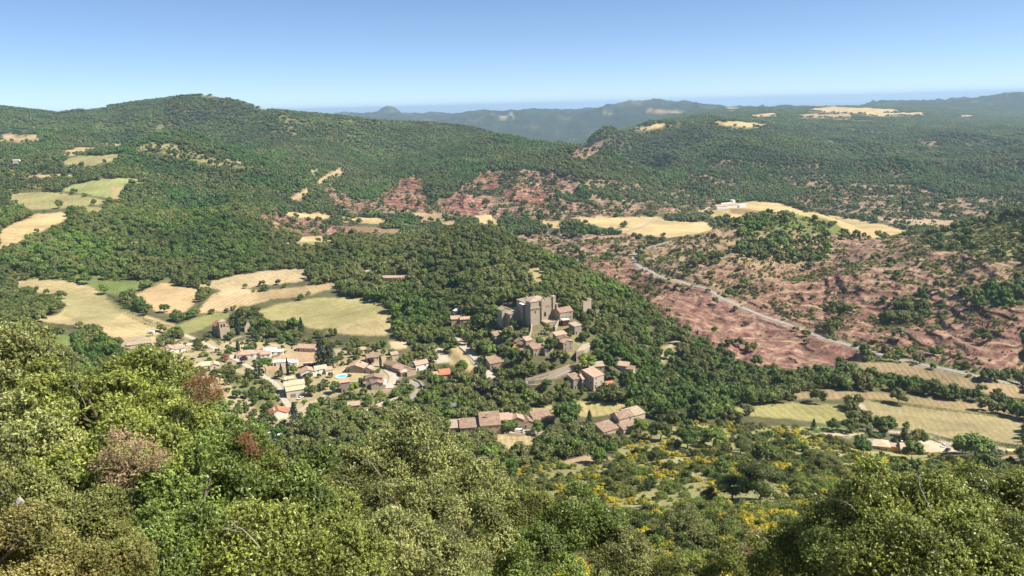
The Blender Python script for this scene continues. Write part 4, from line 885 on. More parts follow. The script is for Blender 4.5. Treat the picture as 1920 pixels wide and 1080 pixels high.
B("house", "small house with bright orange-red roof among the trees", "house", 830, 711, 12, [(-1.5, 0, 7, 6.5, 3.0, 'sf', 1.9, 'orange'), (-5.8, .8, 4.3, 5, 3.2, 'sf', .6, 'pink')], 'pinkw', 'orange')
B("shed", "low grey-roofed shed in the wood above the farmhouses", "shed", 854, 769, 0, [(-2.5, 0, 5, 4, 2.4, 'sf', 1, 'grey')], 'grey', 'grey')
# ---- lower farms
B("farmhouse", "long stone farmhouse of stepped brown tiled roofs along the lower lane", "farmhouse", 915, 813, 6, [(-4, 0, 11, 11, 4.8, 'sf', 3.4, 'old'), (-15, 2, 11, 8, 3.4, 'sf', 2.2, 'old'), (-21, 4, 6, 7, 3.0, 'sf', 1.8, 'tan'), (6.4, 5, 8, 6, 5.2, 'sf', 1.6, 'pink'), (13, 4, 7.5, 7, 5.0, 'gy', 1.8, 'pink')], 'stone', 'old', chim=((0, 6, 8.4),))
B("farmhouse", "brown tiled farmhouse half behind the great round dark tree", "farmhouse", 1005, 802, 14, [(-7.5, 0, 7, 8, 3.2, 'gy', 1.8, 'old'), (-.5, 1.5, 12, 8, 3.4, 'sf', 2.6, 'old')], 'stone', 'old', chim=((-1, 7, 5.6),))
B("farmhouse", "stone farmhouse with tall white-walled block and low wings at the meadow edge", "farmhouse", 1176, 810, 30, [(-3, 3, 10, 8, 7.0, 'gx', 2.2, 'old'), (-15, 1, 11.5, 7.5, 3.2, 'sf', 2.2, 'old'), (-4, -2, 8, 5, 3.0, 'sf', 1.6, 'old'), (7.2, 7, 11, 7, 4.4, 'sf', 1.8, 'tan')], 'pinkw', 'old', chim=((-1, 7, 8.6),))
# ---- twin houses
B("house", "dark-walled small house on the left end of the twin pink-roofed pair", "house", 1085, 728, 30, [(-4, 0, 6, 7, 6.6, 'sf', 1.6, 'old')], 'grey', 'old')
B("house", "left of the twin pink-roofed houses, with pale front wall", "house", 1105, 727, 22, [(-5, 0, 10.5, 7.5, 6.6, 'gx', 2.0, 'pink')], 'pinkw', 'pink', chim=((-2, 5, 7.8),))
B("house", "right of the twin pink-roofed houses, taller with bright window wall", "house", 1128, 725, 38, [(-6, 1, 9, 10, 7.4, 'sf', 2.4, 'pink')], 'pinkw', 'pink')
B("lean_to", "small orange-roofed lean-to at the foot of the taller twin house", "shed", 1144, 728, 18, [(-2, 0, 5, 3.5, 2.6, 'sf', .9, 'orange')], 'stone', 'orange', win=False)
B("house", "old tan-roofed house tucked behind the twin pink-roofed houses", "house", 1125, 702, 10, [(-7, 0, 10, 5, 5.6, 'sf', 1.6, 'tan')], 'stone', 'tan')
B("house", "lone cottage with small stepped roofs in the wood right of the twin houses", "house", 1168, 697, -25, [(-4, 0, 7, 5, 4, 'sf', 1.3, 'pink'), (2.5, -2, 5, 4.5, 3, 'sf', 1, 'old')], 'pinkw', 'pink')
# ---- right-hand villa
B("villa", "low beige villa with two sand-coloured roofs and white chimney among broom", "villa", 1684, 850, -18, [(-15, 0, 11, 8.5, 3.0, 'hip', 2.0, 'cream'), (-4, 1.5, 5, 5, 2.6, 'flat', 0, 'pink'), (1, -1, 13, 8, 3.0, 'gx', 1.9, 'cream')], 'ochre', 'cream', chim=((2, 4, 4.6, 'white'),))
# ---- villas in the woods, distant farms
B("villa", "small pink-roofed villa high in the wood above the dry meadow", "villa", 691, 515, 0, [(-5, 0, 10, 7, 2.8, 'hip', 1.4, 'pink')], 'pinkw', 'pink')
B("villa", "long pink-roofed villa high in the wood above the dry meadow", "villa", 738, 526, -6, [(-12, 0, 11, 7, 2.8, 'gx', 1.5, 'pink'), (-1, .5, 13, 6.5, 2.8, 'gx', 1.4, 'pink')], 'pinkw', 'pink')
B("shed", "dark timber hut between the red rocks and the brown strip field", "shed", 1509, 698, 20, [(-3, 0, 6, 5, 2.6, 'gx', 1.4, 'grey')], 'wood', 'grey', win=False)
B("shed", "white villa outbuilding roof among the pines above the car park road", "shed", 862, 588, 40, [(-3, 0, 6, 5, 2.4, 'gy', 1, 'white')], 'white', 'white')
wf = B("farmstead", "distant wine farm with pink roofs and white walls beyond the green dome hill", "farm", 1372, 391, 20, [(-34, 0, 24, 12, 6, 'gx', 3, 'pink'), (-8, 6, 26, 12, 6, 'gx', 3, 'pink'), (-2, 26, 30, 12, 5, 'gx', 2, 'white'), (20, 4, 16, 8, 5, 'flat', 0, 'white'), (24, 30, 6, 9, 11, 'flat', 0, 'white')], 'white', 'pink')
B("house", "pale far farmhouse beside the poplar row on the left plateau", "house", 30, 308, 10, [(-5, 0, 11, 9, 7, 'gx', 2.5, 'tan')], 'white', 'tan')
FOOT = [f for f in FOOT]
# ---- walls
def wall_line(label, pix, h, th, mat, name="stone_wall", cat="wall", base=-1.5):
    L = smooth_line(pts(pix), 3.0); b_ = MB(); o = L[0].copy()
    for i in range(len(L) - 1):
        a, c = L[i] - o, L[i + 1] - o; d = (c - a); d.z = 0
        if d.length < .1: continue
        d.normalize(); n = Vector((-d.y, d.x, 0)) * th / 2
        q = [a - n, c - n, c + n, a + n]; k = len(b_.v)
        b_.v += [(p.x, p.y, p.z + base) for p in q] + [(p.x, p.y, p.z + h) for p in q]
        for f in ((0, 3, 2, 1), (4, 5, 6, 7), (0, 1, 5, 4), (1, 2, 6, 5), (2, 3, 7, 6), (3, 0, 4, 7)): b_.f.append(tuple(k + j for j in f)); b_.mi.append(0)
        FOOT.append((L[i].x, L[i].y, 3.0))
    ob = b_.build(name, mat, None, tuple(o)); tag(ob, label, cat)
    xs = pts(pix); mpp = (o.y * cP - o.z * sP) / FPX
    protect(" ".join("%f %f" % (a, b + 1) for a, b in xs) + " " + " ".join("%f %f" % (a, b - h / mpp - 1) for a, b in xs[::-1]))
    return ob
wall_line("long pale retaining wall carrying the road below the hamlet", "672 785 700 768 730 757 752 750", 2.6, .6, WM['pinkw'])
wall_line("brown stone retaining wall under the ramp below the castle village", "990 722 1015 717 1042 706 1066 694", 2.6, .7, WM['grey'])
wall_line("upper stone wall of the ramp below the castle village", "985 715 1010 708 1040 698 1068 686", 1.4, .6, WM['stone'])
wall_line("low wall under the grey street left of the ramp", "985 728 1005 727 1040 722", 2.2, .7, WM['stone'])
wall_line("low white wall along the villa drive by the hedge", "328 650 350 646 375 645", .9, .3, WM['white'])
wall_line("ruined stair wall climbing from the tower house to the castle", "984 650 990 640 996 625 997 612", 2.2, .8, WM['castle'])
wall_line("bright curved ramp wall at the right foot of the castle terrace", "1040 622 1047 608 1052 592 1054 582", 2.8, .8, WM['castle'])
wall_line("dry stone wall round the churchyard", "432 640 445 634 462 632 480 636", 1.1, .5, WM['stone'])
wall_line("low garden wall by the street bend", "775 712 788 720 793 734", 1.1, .4, WM['castle'])
wall_line("white gate wall beside the pool lane", "470 798 472 812 475 826", 1.6, .3, WM['white'])
wall_line("grey wall at the edge of the cream house drive", "545 738 535 722 528 712", 1.1, .3, WM['pinkw'])
wall_line("stone field wall at the sloping edge of the car park meadow", "862 652 880 668 900 690", .8, .6, WM['stone'])
# ---- pools
def pool(label, px, py, rx, ry, yaw):
    x, y, z = at(px, py); e = empty("swimming_pool", (x, y, z + .35), R(yaw)); tag(e, label, "pool"); seg = 28
    a = [(math.cos(6.2832 * i / seg), math.sin(6.2832 * i / seg)) for i in range(seg)]
    b_ = MB(); b_.poly([(rx * c, ry * s, -.1) for c, s in a]); wmat = plain("pool_water", (.10, .60, .75), rough=.08, spec=.5, var=.05, scale=.6); b_.build("water", wmat, e)
    b_ = MB()
    for i in range(seg):
        j = (i + 1) % seg; c0, s0 = a[i]; c1, s1 = a[j]; b_.poly([(rx * c0, ry * s0, 0), ((rx + 1.3) * c0, (ry + 1.3) * s0, 0), ((rx + 1.3) * c1, (ry + 1.3) * s1, 0), (rx * c1, ry * s1, 0)]); b_.poly([(rx * c0, ry * s0, -.1), (rx * c0, ry * s0, 0), (rx * c1, ry * s1, 0), (rx * c1, ry * s1, -.1)])
        b_.poly([((rx + 1.3) * c1, (ry + 1.3) * s1, 0), ((rx + 1.3) * c0, (ry + 1.3) * s0, 0), ((rx + 1.3) * c0, (ry + 1.3) * s0, -3), ((rx + 1.3) * c1, (ry + 1.3) * s1, -3)])
    b_.build("coping", WM['white'], e); FOOT.append((x, y, rx + 3)); FOOT.append((x, y - 5, rx + 2)); FOOT.append((x + 2, y - 11, rx + 3))
    m = (y * cP - z * sP) / FPX; protect("%f %f %f %f %f %f %f %f" % (px - rx / m - 3, py - 8, px + rx / m + 3, py - 8, px + rx / m + 3, py + 8, px - rx / m - 3, py + 8))
pool("round turquoise swimming pool on a pale terrace by the stone gabled house", 641, 706, 3.1, 3.1, 0)
pool("bright blue oval swimming pool with white edge at the end of the lane", 508, 818, 3.4, 4.4, 30)
# ---- vehicles
TYRE = plain("tyre_rubber", (.02, .02, .02), var=.1); LAMP = plain("lamp_glass", (.6, .6, .55), rough=.2, var=.02)
def loft(prof, w0, w1):
    """car shell: side profile (y, z, halfwidth factor) lofted across"""
    b_ = MB(); n = len(prof)
    L_ = [(-w0 * p[2], p[0], p[1]) for p in prof]; R_ = [(w0 * p[2], p[0], p[1]) for p in prof]
    b_.poly(L_[::-1]); b_.poly(R_)
    for i in range(n): j = (i + 1) % n; b_.poly([L_[i], L_[j], R_[j], R_[i]][::-1])
    return b_
def car(name, label, cat, px, py, yaw, col, van=False):
    x, y, z = at(px, py); e = empty(name, (x, y, z + .2), R(yaw)); tag(e, label, cat); pm = plain("car_paint", col, rough=.3, spec=.5, var=.02)
    if van: bp = [(-2.4, .35, 1), (-2.45, .9, 1), (-2.1, 1.25, .96), (-1.5, 2.0, .86), (2.4, 2.1, .88), (2.5, .4, 1)]; gp = [(-2.08, 1.28, .97), (-1.55, 1.95, .88), (-.6, 1.97, .88), (-.6, 1.3, .97)]
    else: bp = [(-2.1, .35, .95), (-2.15, .7, .95), (-1.2, .92, .97), (1.5, .95, .97), (2.1, .9, .95), (2.12, .4, .95)]; gp = [(-1.15, .93, .93), (-.5, 1.42, .76), (.9, 1.44, .76), (1.65, .95, .93)]
    b = loft(bp, .88, .8); b.build("body", pm, e)
    c_ = loft(gp, .885, .8); c_.build("glasshouse", GLASS, e)
    if not van: c_ = MB(); c_.box(-.66, -.45, 1.43, .66, .88, 1.48); c_.build("roof_panel", pm, e)
    for sx in (-1, 1):
        for yy in (-1.35, 1.35):
            b = MB(); k = 10; 
            for i in range(k):
                a0, a1 = 6.2832 * i / k, 6.2832 * (i + 1) / k
                for xx in ((.92,) if sx > 0 else (-.92,)): b.poly([(xx, 0, 0), (xx, .33 * math.cos(a0), .33 * math.sin(a0)), (xx, .33 * math.cos(a1), .33 * math.sin(a1))][::(1 if sx > 0 else -1)])
                b.poly([(sx * .92, .33 * math.cos(a0), .33 * math.sin(a0)), (sx * .7, .33 * math.cos(a0), .33 * math.sin(a0)), (sx * .7, .33 * math.cos(a1), .33 * math.sin(a1)), (sx * .92, .33 * math.cos(a1), .33 * math.sin(a1))])
            b.build("wheel", TYRE, e, (0, yy, .33))
        b = MB(); b.box(-.2, -.03, -.09, .2, .03, .09); b.build("headlight", LAMP, e, (sx * .6, bp[1][0] - .02, .68))
    FOOT.append((x, y, 5)); FOOT.append((x, y - 5, 3)); return e
car("parked_car", "dark car parked behind the plain white cube villa", "car", 361, 675, 80, (.04, .045, .06))
car("parked_van", "dark grey van parked on the drive of the cream hipped-roof villa", "van", 372, 686, 40, (.05, .045, .045), True)
car("parked_car", "black car parked in front of the pink hipped villa", "car", 478, 679, 60, (.02, .02, .025))
car("parked_car", "white car parked before the grey garage door", "car", 563, 748, -35, (.75, .75, .75))
car("parked_car", "dark blue car parked left of the sprawling villa", "car", 565, 710, 70, (.03, .04, .12))
car("parked_car", "grey car parked under the tree on the sandy drive", "car", 607, 715, 20, (.10, .11, .12))
car("parked_car", "blue car parked nearest the sandy drive gate", "car", 601, 724, -60, (.04, .06, .16))
car("parked_van", "black van parked under the tree in the sandy car park", "van", 837, 664, 75, (.02, .02, .022), True)
car("parked_van", "white van parked on the lane before the long farmhouse", "van", 974, 811, 85, (.78, .78, .78), True)
car("parked_car", "white car parked in the yard of the beige villa", "car", 1770, 838, -60, (.75, .76, .78))
car("parked_car", "black car parked next to the white one in the beige villa yard", "car", 1776, 846, -50, (.02, .02, .03))
x, y, z = at(284, 626); e = empty("caravan", (x, y, z), R(80)); tag(e, "small white caravan standing alone in the straw field", "caravan")
b_ = loft([(-2.4, .45, .95), (-2.5, 1.6, .95), (-2.1, 2.4, .9), (2.1, 2.4, .9), (2.5, 1.6, .95), (2.4, .45, .95)], 1.1, 1); b_.build("body", WHITEP, e)
for s_ in (-1, 1): b_ = MB(); b_.box(s_ * 1.06 - .03, -1.2, 1.4, s_ * 1.06 + .03, .6, 2.0); b_.build("window", GLASS, e); b_ = MB(); b_.box(s_ * .95 - .12, -.35, 0, s_ * .95 + .12, .35, .65); b_.build("wheel", TYRE, e)
b_ = MB(); b_.box(-.08, -3.6, .5, .08, -2.3, .6); b_.build("tow_bar", WM['wood'], e)
x, y, z = at(1901, 853); e = empty("container", (x, y, z), R(-8)); tag(e, "yellow cream container box on the sandy plot at the right edge", "container"); b_ = MB(); b_.box(-3.4, -1.2, 0, 3.4, 1.2, 2.4)
for i in range(14): b_.box(-3.2 + i * .47, -1.27, .15, -3.0 + i * .47, -1.2, 2.25)
b_.build("body", plain("yellow_sheet", (.62, .5, .24), var=.08), e); b_ = MB(); b_.box(3.4, -1.0, .1, 3.46, -.03, 2.3); b_.build("door", WHITEP, e); FOOT.append((x, y, 6))
# ---- poles
def pole(label, px, py, h, arm=True):
    x, y, z = at(px, py); e = empty("utility_pole", (x, y, z)); tag(e, label, "pole"); b_ = MB(); b_.cyl((0, 0), .16, -1, h, 8, 0, .1); b_.build("post", WM['pinkw'], e)
    b_ = MB(); b_.box(-.9, -.06, h - .6, .9, .06, h - .45)
    for i in (-.8, 0, .8): b_.cyl((i, 0), .06, h - .45, h - .2, 6)
    b_.build("crossarm", WM['wood'], e)
pole("tall wooden pole rising between the twin pink-roofed houses", 1116, 715, 15); pole("wooden pole in the copse above the spruce-side house", 621, 772, 9)
pole("wooden pole in the dry meadow triangle by the car park road", 886, 700, 7); pole("wooden pole at the bend of the car park road", 904, 680, 8); pole("wooden pole on the villa street by the round tree", 483, 700, 8)
# ---- horses and the two walkers
def skin_body(name, vs_, es_, rad, mat, parent=None, loc=(0, 0, 0), rz=0, root=0):
    me = bpy.data.meshes.new(name); me.from_pydata(vs_, es_, []); me.update(); o = bpy.data.objects.new(name, me); COL.objects.link(o); me.materials.append(mat)
    m = o.modifiers.new("skin", 'SKIN')
    for i, q in enumerate(me.skin_vertices[0].data): q.radius = (rad[i], rad[i]); q.use_root = i == root
    o.modifiers.new("sub", 'SUBSURF').levels = 1; o.location = loc; o.rotation_euler = (0, 0, rz); return o
def horse(label, px, py, rz, col):
    V_ = [(0, .75, 1.25), (0, .3, 1.2), (0, -.3, 1.22), (0, -.7, 1.3), (0, 1.15, 1.1), (0, 1.5, .75), (0, 1.75, .35), (0, 1.95, .12), (0, -.95, 1.15), (0, -1.05, .6)]
    rd = [.3, .33, .33, .3, .2, .15, .13, .08, .06, .05]; E_ = [(0, 1), (1, 2), (2, 3), (0, 4), (4, 5), (5, 6), (6, 7), (3, 8), (8, 9)]
    for yb, par, kn in ((.7, 0, .04), (-.65, 3, -.12)):
        for sx in (-.2, .2): k = len(V_); V_ += [(sx, yb, .95), (sx, yb + kn, .5), (sx, yb + kn * .4, .06)]; rd += [.14, .075, .06]; E_ += [(par, k), (k, k + 1), (k + 1, k + 2)]
    x, y, z = at(px, py); tag(skin_body("horse", V_, E_, rd, plain("horse_coat", col, var=.1), None, (x, y, z), rz, 1), label, "horse")
horse("brown horse grazing on the straw field by the caravan", 273, 609, 1.2, (.16, .07, .04)); horse("darker horse grazing behind the brown one on the straw field", 296, 607, -1.4, (.10, .045, .03))
def person(label, px, py, rz, shirt, trousers):
    x, y, z = at(px, py); V_ = [(0, 0, .95), (0, 0, 1.2), (0, 0, 1.42), (0, 0, 1.56), (0, .02, 1.7), (-.2, 0, 1.4), (-.27, .02, 1.12), (-.25, .12, .88), (.2, 0, 1.4), (.27, .02, 1.12), (.25, -.05, .86), (-.1, 0, .88), (-.11, .12, .5), (-.11, .2, .08), (.1, 0, .88), (.11, -.06, .5), (.11, -.2, .1), (-.11, .34, .04), (.11, -.06, .04)]
    rd = [.15, .13, .15, .06, .11, .07, .05, .035, .07, .05, .035, .1, .075, .05, .1, .075, .05, .035, .035]; E_ = [(0, 1), (1, 2), (2, 3), (3, 4), (2, 5), (5, 6), (6, 7), (2, 8), (8, 9), (9, 10), (0, 11), (11, 12), (12, 13), (0, 14), (14, 15), (15, 16), (13, 17), (16, 18)]
    o = skin_body("person", V_, E_, rd, plain("person_clothes", shirt, var=.1), None, (x, y, z + .15), rz); tag(o, label, "person")
person("walker in dark clothes nearer the verge of the valley road", 1404, 577, 2.0, (.03, .03, .05), None); person("walker in dark clothes a step behind on the valley road", 1409, 579, 2.2, (.05, .03, .03), None)
# ------------------------------------------------------------------ trees and hedges one can tell apart in the village
def hero(name, label, px, py, h, r, mesh_kind, mat='green', seed=1, trunk=True, cat="tree", group=None, clear=None):
    x, y, z = at(px, py)
    if mesh_kind == 'round': cr = crown_mesh("h", LM[mat], seed, 3.2, 2.7, 3.7, 20, 1.25, *((2600, 5, .22, .13) if y < 330 else (620, 4, .4, .3)), tw=.4, core=True); s = (r / 3.5, r / 3.5, h / 6.6)
    elif mesh_kind == 'umbrella': cr = crown_mesh("h", LM[mat], seed, 3.4, 1.5, 4.8, 20, 1.1, 520, 3, .42, .34, tw=.4, under=-.2, core=True); s = (r / 3.8, r / 3.8, h / 6.4)
    elif mesh_kind == 'cypress': cr = spindle_crown("h", LM[mat], seed, 10, 1.25, 1500, .6, .26); s = (r / 1.3, r / 1.3, h / 10)
    elif mesh_kind == 'spruce': cr = cone_crown("h", LM[mat], seed, 10, 3.0, 1700, .75, .26, 10, .85, .22); s = (r / 3, r / 3, h / 10)
    elif mesh_kind == 'cedar': cr = cone_crown("h", LM[mat], seed, 10, 3.6, 1800, .8, .4, 7, .55, .05, .12); s = (r / 3.6, r / 3.6, h / 10)
    elif mesh_kind == 'poplar': cr = crown_mesh("h", LM[mat], seed, 1.3, 4.4, 5.4, 18, .8, 420, 3, .4, .3, tw=.35, core=True); s = (r / 1.6, r / 1.6, h / 10)
    e = put_tree(name, cr.data, TR[seed % 3].data if trunk else None, (x, y, z), s, seed * 1.7, label, cat, group)
    cr.data.name = "crown"; FOOT.append((x, y, (r * .7 if y < 330 else r + 1.5) if clear is None else clear)); bpy.data.objects.remove(cr)
    m = (y * cP - z * sP) / FPX; protect("%f %f %f %f %f %f %f %f" % (px - r / m * .8, py - h / m, px + r / m * .8, py - h / m, px + r / m * .8, py - 3, px - r / m * .8, py - 3)) if mesh_kind != 'x' and h > 7 else None
    return e
H_ = hero
H_("cypress_tree", "tall dark cypress standing right of the church tower", 447, 628, 17, 2.5, 'cypress', 'dark', 3)
H_("oak_tree", "broad dark round-topped tree beyond the ruined gable wall", 476, 609, 12, 6.5, 'round', 'oak', 4)
H_("oak_tree", "low rounded dark tree at the foot of the church tower", 431, 638, 6, 4.0, 'round', 'oak', 5)
H_("cypress_tree", "small dark cypress on the street side of the churchyard", 447, 660, 9, 1.6, 'cypress', 'dark', 6)
H_("fruit_tree", "bright green leafy tree left of the pink hipped villa", 433, 665, 6, 3.4, 'round', 'green', 7)
H_("rust_tree", "reddish brown leaved tree at the edge of the dry lawn", 424, 679, 6, 2.8, 'round', 'rust', 8)
H_("shrub", "clipped lime green round bush beside the villa street", 381, 669, 4, 2.6, 'round', 'lime', 9, False, "bush")
H_("rust_tree", "dull red tree before the pink hipped villa", 458, 682, 5.5, 2.8, 'round', 'purple', 10)
H_("spruce_tree", "pointed blue-green spruce at the edge of the dry meadow", 566, 628, 15, 4.2, 'spruce', 'dark', 11)
H_("cedar_tree", "very tall dark cedar above the carport", 602, 692, 21, 5.2, 'cedar', 'dark', 12)
H_("cedar_tree", "broad olive-coloured conifer leaning beside the tall dark cedar", 619, 690, 18, 6.6, 'cedar', 'pine', 13)
H_("cypress_tree", "thin pointed cypress between the white terrace house and sprawling villa", 540, 702, 12, 1.1, 'cypress', 'dark', 14)
H_("cypress_tree", "shorter cypress left of the thin pointed one", 528, 706, 8.5, 1.3, 'cypress', 'dark', 15)
H_("broadleaf_tree", "round green tree right of the two cypresses", 552, 702, 6.5, 3.4, 'round', 'green', 16)
H_("pine_tree", "flat-topped green tree with visible leaning trunk beside the street", 499, 698, 9, 5.6, 'umbrella', 'green', 17)
H_("spruce_tree", "dark spruce with drooping boughs right of the orange-roofed house", 553, 797, 14.5, 4.8, 'spruce', 'dark', 18)
H_("cypress_tree", "dark cypress before the old tiled house in the hamlet row", 714, 688, 9, 1.1, 'cypress', 'dark', 19)
H_("plum_tree", "purple-leaved tree before the old tiled house", 696, 683, 4.6, 2.4, 'round', 'purple', 20)
H_("olive_tree", "pale olive tree between the row house and the white-walled house", 771, 694, 5, 3.2, 'round', 'olive', 21)
H_("broadleaf_tree", "round tree casting shade on the black van in the car park", 834, 659, 6, 3.4, 'round', 'green', 22)
H_("broadleaf_tree", "lone tree on the straw triangle beside the car park", 866, 698, 8.5, 4.2, 'round', 'green', 23)
H_("broadleaf_tree", "bright lime tree on the slope under the stone terrace", 1101, 692, 10, 5.6, 'round', 'lime', 24)
H_("cypress_tree", "black green cypress beside the white outbuilding roof", 848, 600, 7, 1.3, 'cypress', 'dark', 25)
H_("oak_tree", "great round dark tree standing between the two lower farmhouses", 1062, 806, 15, 8.6, 'round', 'green', 26)
H_("spruce_tree", "small dark spruce on the yellow meadow behind the farmhouses", 1105, 793, 8, 2.8, 'spruce', 'dark', 27)
H_("oak_tree", "perfectly round dark tree right of the white-walled farmhouse", 1238, 826, 10, 5.4, 'round', 'oak', 28)
H_("broadleaf_tree", "bright tree in front of the stepped farmhouse roofs", 950, 812, 7.5, 3.8, 'round', 'green', 29)
H_("broadleaf_tree", "small round tree by the white van on the lane", 1008, 814, 7.5, 3.8, 'round', 'green', 30)
H_("broadleaf_tree", "light green tree before the white farmhouse wall", 1201, 812, 8, 3.8, 'round', 'lime', 31)
H_("broadleaf_tree", "leafy tree in front of the farmhouse end gable", 968, 806, 7, 3.2, 'round', 'green', 32)
H_("oak_tree", "lone rounded oak at the head of the tan meadow", 1683, 758, 9.5, 5.4, 'round', 'oak', 33)
H_("poplar_tree", "slim upright poplar behind the beige villa", 1697, 820, 11, 2.0, 'poplar', 'green', 34)
H_("oak_tree", "large dark round tree left of the slim poplar", 1660, 818, 11, 6.2, 'round', 'oak', 35)
H_("spruce_tree", "small dark conifer at the left end of the villa hedge", 1525, 806, 7, 2.4, 'spruce', 'dark', 36)
H_("broadleaf_tree", "round tree in the villa hedge right of the conifer", 1561, 808, 7, 3.6, 'round', 'green', 37)
H_("oak_tree", "spreading tree between conifer and poplar on the villa drive", 1595, 812, 8, 4.4, 'round', 'oak', 38)
H_("poplar_tree", "thin pale poplar left of the large dark round tree", 1628, 822, 9, 2.2, 'poplar', 'olive', 39)
H_("oak_tree", "big dark tree clump right of the beige villa yard", 1828, 856, 12, 7.5, 'round', 'green', 40)
H_("oak_tree", "dark tree half hiding the left end of the beige villa", 1618, 850, 7, 4.5, 'round', 'green', 41)
H_("shrub", "grey-leaved bush beside the yellow container", 1872, 856, 3.5, 2.6, 'round', 'olive', 42, False, "bush")
H_("oak_tree", "biggest dark green oak clump alone on the broom slope", 1425, 940, 11, 7.0, 'round', 'oak', 43)
H_("oak_tree", "dark rounded oak overlapping the left side of the biggest clump", 1372, 936, 7.5, 4.6, 'round', 'oak', 44)
H_("oak_tree", "very dark oak low on the broom slope", 1278, 1022, 8, 4.4, 'round', 'oak', 45)
H_("oak_tree", "dark round oak below the left end of the yellow-green meadow", 1388, 850, 8, 4.8, 'round', 'oak', 46)
H_("oak_tree", "small compact dark oak in the middle of the open scrub", 1586, 905, 4.6, 2.8, 'round', 'oak', 47)
H_("oak_tree", "dark spreading oak left of the beige villa slope", 1545, 880, 7, 5.6, 'round', 'oak', 48)
H_("broadleaf_tree", "pair of feathery trees at the end of the broom slope wood", 1338, 838, 9, 5.5, 'round', 'green', 49)
H_("broadleaf_tree", "feathery tree beside the conifer on the valley thicket", 1290, 840, 9, 5, 'round', 'green', 50)
H_("oak_tree", "round tree in the angle of the villa street and the lane", 560, 730, 5, 3.2, 'round', 'oak', 51, clear=3)
H_("broadleaf_tree", "slender tree beside the dark narrow building", 628, 738, 8, 3.2, 'round', 'green', 52)
H_("broadleaf_tree", "light tree right of the dark narrow building", 664, 738, 7, 3.2, 'round', 'lime', 53)
H_("broadleaf_tree", "tree in front of the cream house's right gable", 584, 742, 6.5, 3.8, 'round', 'oak', 54)
H_("oak_tree", "oak in the castle garden between pergola and terraced house", 1032, 658, 9, 5.0, 'round', 'oak', 55)
H_("broadleaf_tree", "green tree under the castle pergola", 1012, 650, 6, 3.4, 'round', 'green', 56)
H_("oak_tree", "round tree against the shaded castle wall", 966, 618, 7, 4.4, 'round', 'green', 57)
# rows of cypress poplars on the left plateau
for i in range(8):
    H_("poplar_tree", "far poplar in the short row on the left plateau", 66 + i * 4.2, 322 + (i % 2), 11, 2.2, 'poplar', 'dark', 60 + i, True, "tree", "poplars in the far row on the left plateau", clear=1)
def hedge(label, pix, h, w, mat='hedge', yellow=False):
    L = smooth_line(pts(pix), 1.2); r = np.random.default_rng(len(L)); o = L[0].copy(); P_ = np.array([tuple(p - o) for p in L])
    n = len(P_) * 34; i = r.integers(0, len(P_), n); t = r.random(n)
    q = P_[i] + r.normal(size=(n, 3)) * np.array([w * .33, w * .33, 0]); top = h * (.86 + .22 * vnoise(i / 3.0, i * 0.0, 4)); q[:, 2] += top * t ** .4
    v, f, lv = leaves(q, unit(r, n) * .8 + np.array([0, 0, .6]), .45, .34, r.random(n), r)
    ob = mesh_from("hedge", v, f, LM[mat]); a = ob.data.attributes.new("lv", 'FLOAT', 'POINT'); a.data.foreach_set("value", lv.astype(np.float32)); ob.location = o; tag(ob, label, "hedge")
    for p in L[::3]: FOOT.append((p.x, p.y, w * .5 + 2.5))
hedge("clipped dark hedge running down beside the church to the street crossing", "388 628 402 638 414 648", 2.2, 1.8)
hedge("dark hedge enclosing the lawn above the pink gable villa", "330 645 345 640 362 643 372 646", 1.8, 2.2)
hedge("low hedge in front of the pink gable villa terrace", "338 665 352 661 366 660", 1.6, 2.0)
hedge("long dark hedge along the drive behind the beige villa", "1530 811 1600 812 1650 815 1700 820 1760 826 1800 829", 1.8, 2.2)
hedge("field hedge along the lower edge of the tan meadow", "1790 826 1850 832 1925 843", 2.0, 3.0)
hedge("thin hedge line crossing between the two meadows", "1640 752 1700 760 1760 768 1830 776 1920 788", 1.2, 2.4, 'scrub')
hedge("green hedge strip beside the white flat-topped villa", "508 673 522 668 536 662", 1.8, 1.4)
hedge("vine hedge at the foot of the straw field", "275 632 300 631 330 629", 1.6, 2.2)
hedge("dark shrub line dividing the two furrowed straw fields", "345 592 365 588 385 566 398 552", 3.0, 4.0)
hedge("bushy hedge between the big straw field and the green vine plot", "205 560 235 585 262 600 290 612 325 620", 4.0, 5.0)
# ------------------------------------------------------------------ woodland
def band(y0, y1, cell):
    p = grid_points(y0, y1, cell); x, y = p[:, 0], p[:, 1]; z = gz(x, y); d = lut(dens, x, y)
    m = (rng.random(len(x)) < np.clip(d * 1.08, 0, 1)) & visible(x, y, z, 9) & clear_of(x, y)
    px, py = proj(x, y, z + 4); m &= (px > -90) & (px < 2010) & (py < 1160)
    hh = 5.4 if y0 < 1000 else 5.0 if y0 < 2000 else 9
    px, py = proj(x, y, z + hh); ok = MASK[np.clip((py / 2).astype(int), 0, 559), np.clip((px / 2).astype(int), 0, 999)]
    m &= ok | (d < .6) & (d > 0)
    return x[m], y[m], z[m]
INDIV = []
def GREEN(x, y, z):
    px, py = proj(x, y, z); g = np.zeros(len(x))
    g += inpoly(pts("1040 480 1300 640 1420 720 1400 760 1180 760 1120 680 1110 560"), px, py) * .45
    g += inpoly(pts("0 460 200 430 330 335 480 430 500 480 380 520 0 520"), px, py) * .4
    g -= inpoly(pts("500 450 800 420 960 450 1040 520 1000 560 860 600 700 560 520 510"), px, py) * .5
    return g
x, y, z = band(190, 1080, 6.1)
n = len(x); s = .66 + .85 * rng.random(n) ** 1.6; s *= 1 + .15 * fbm(x / 50, y / 50, 2, 3)
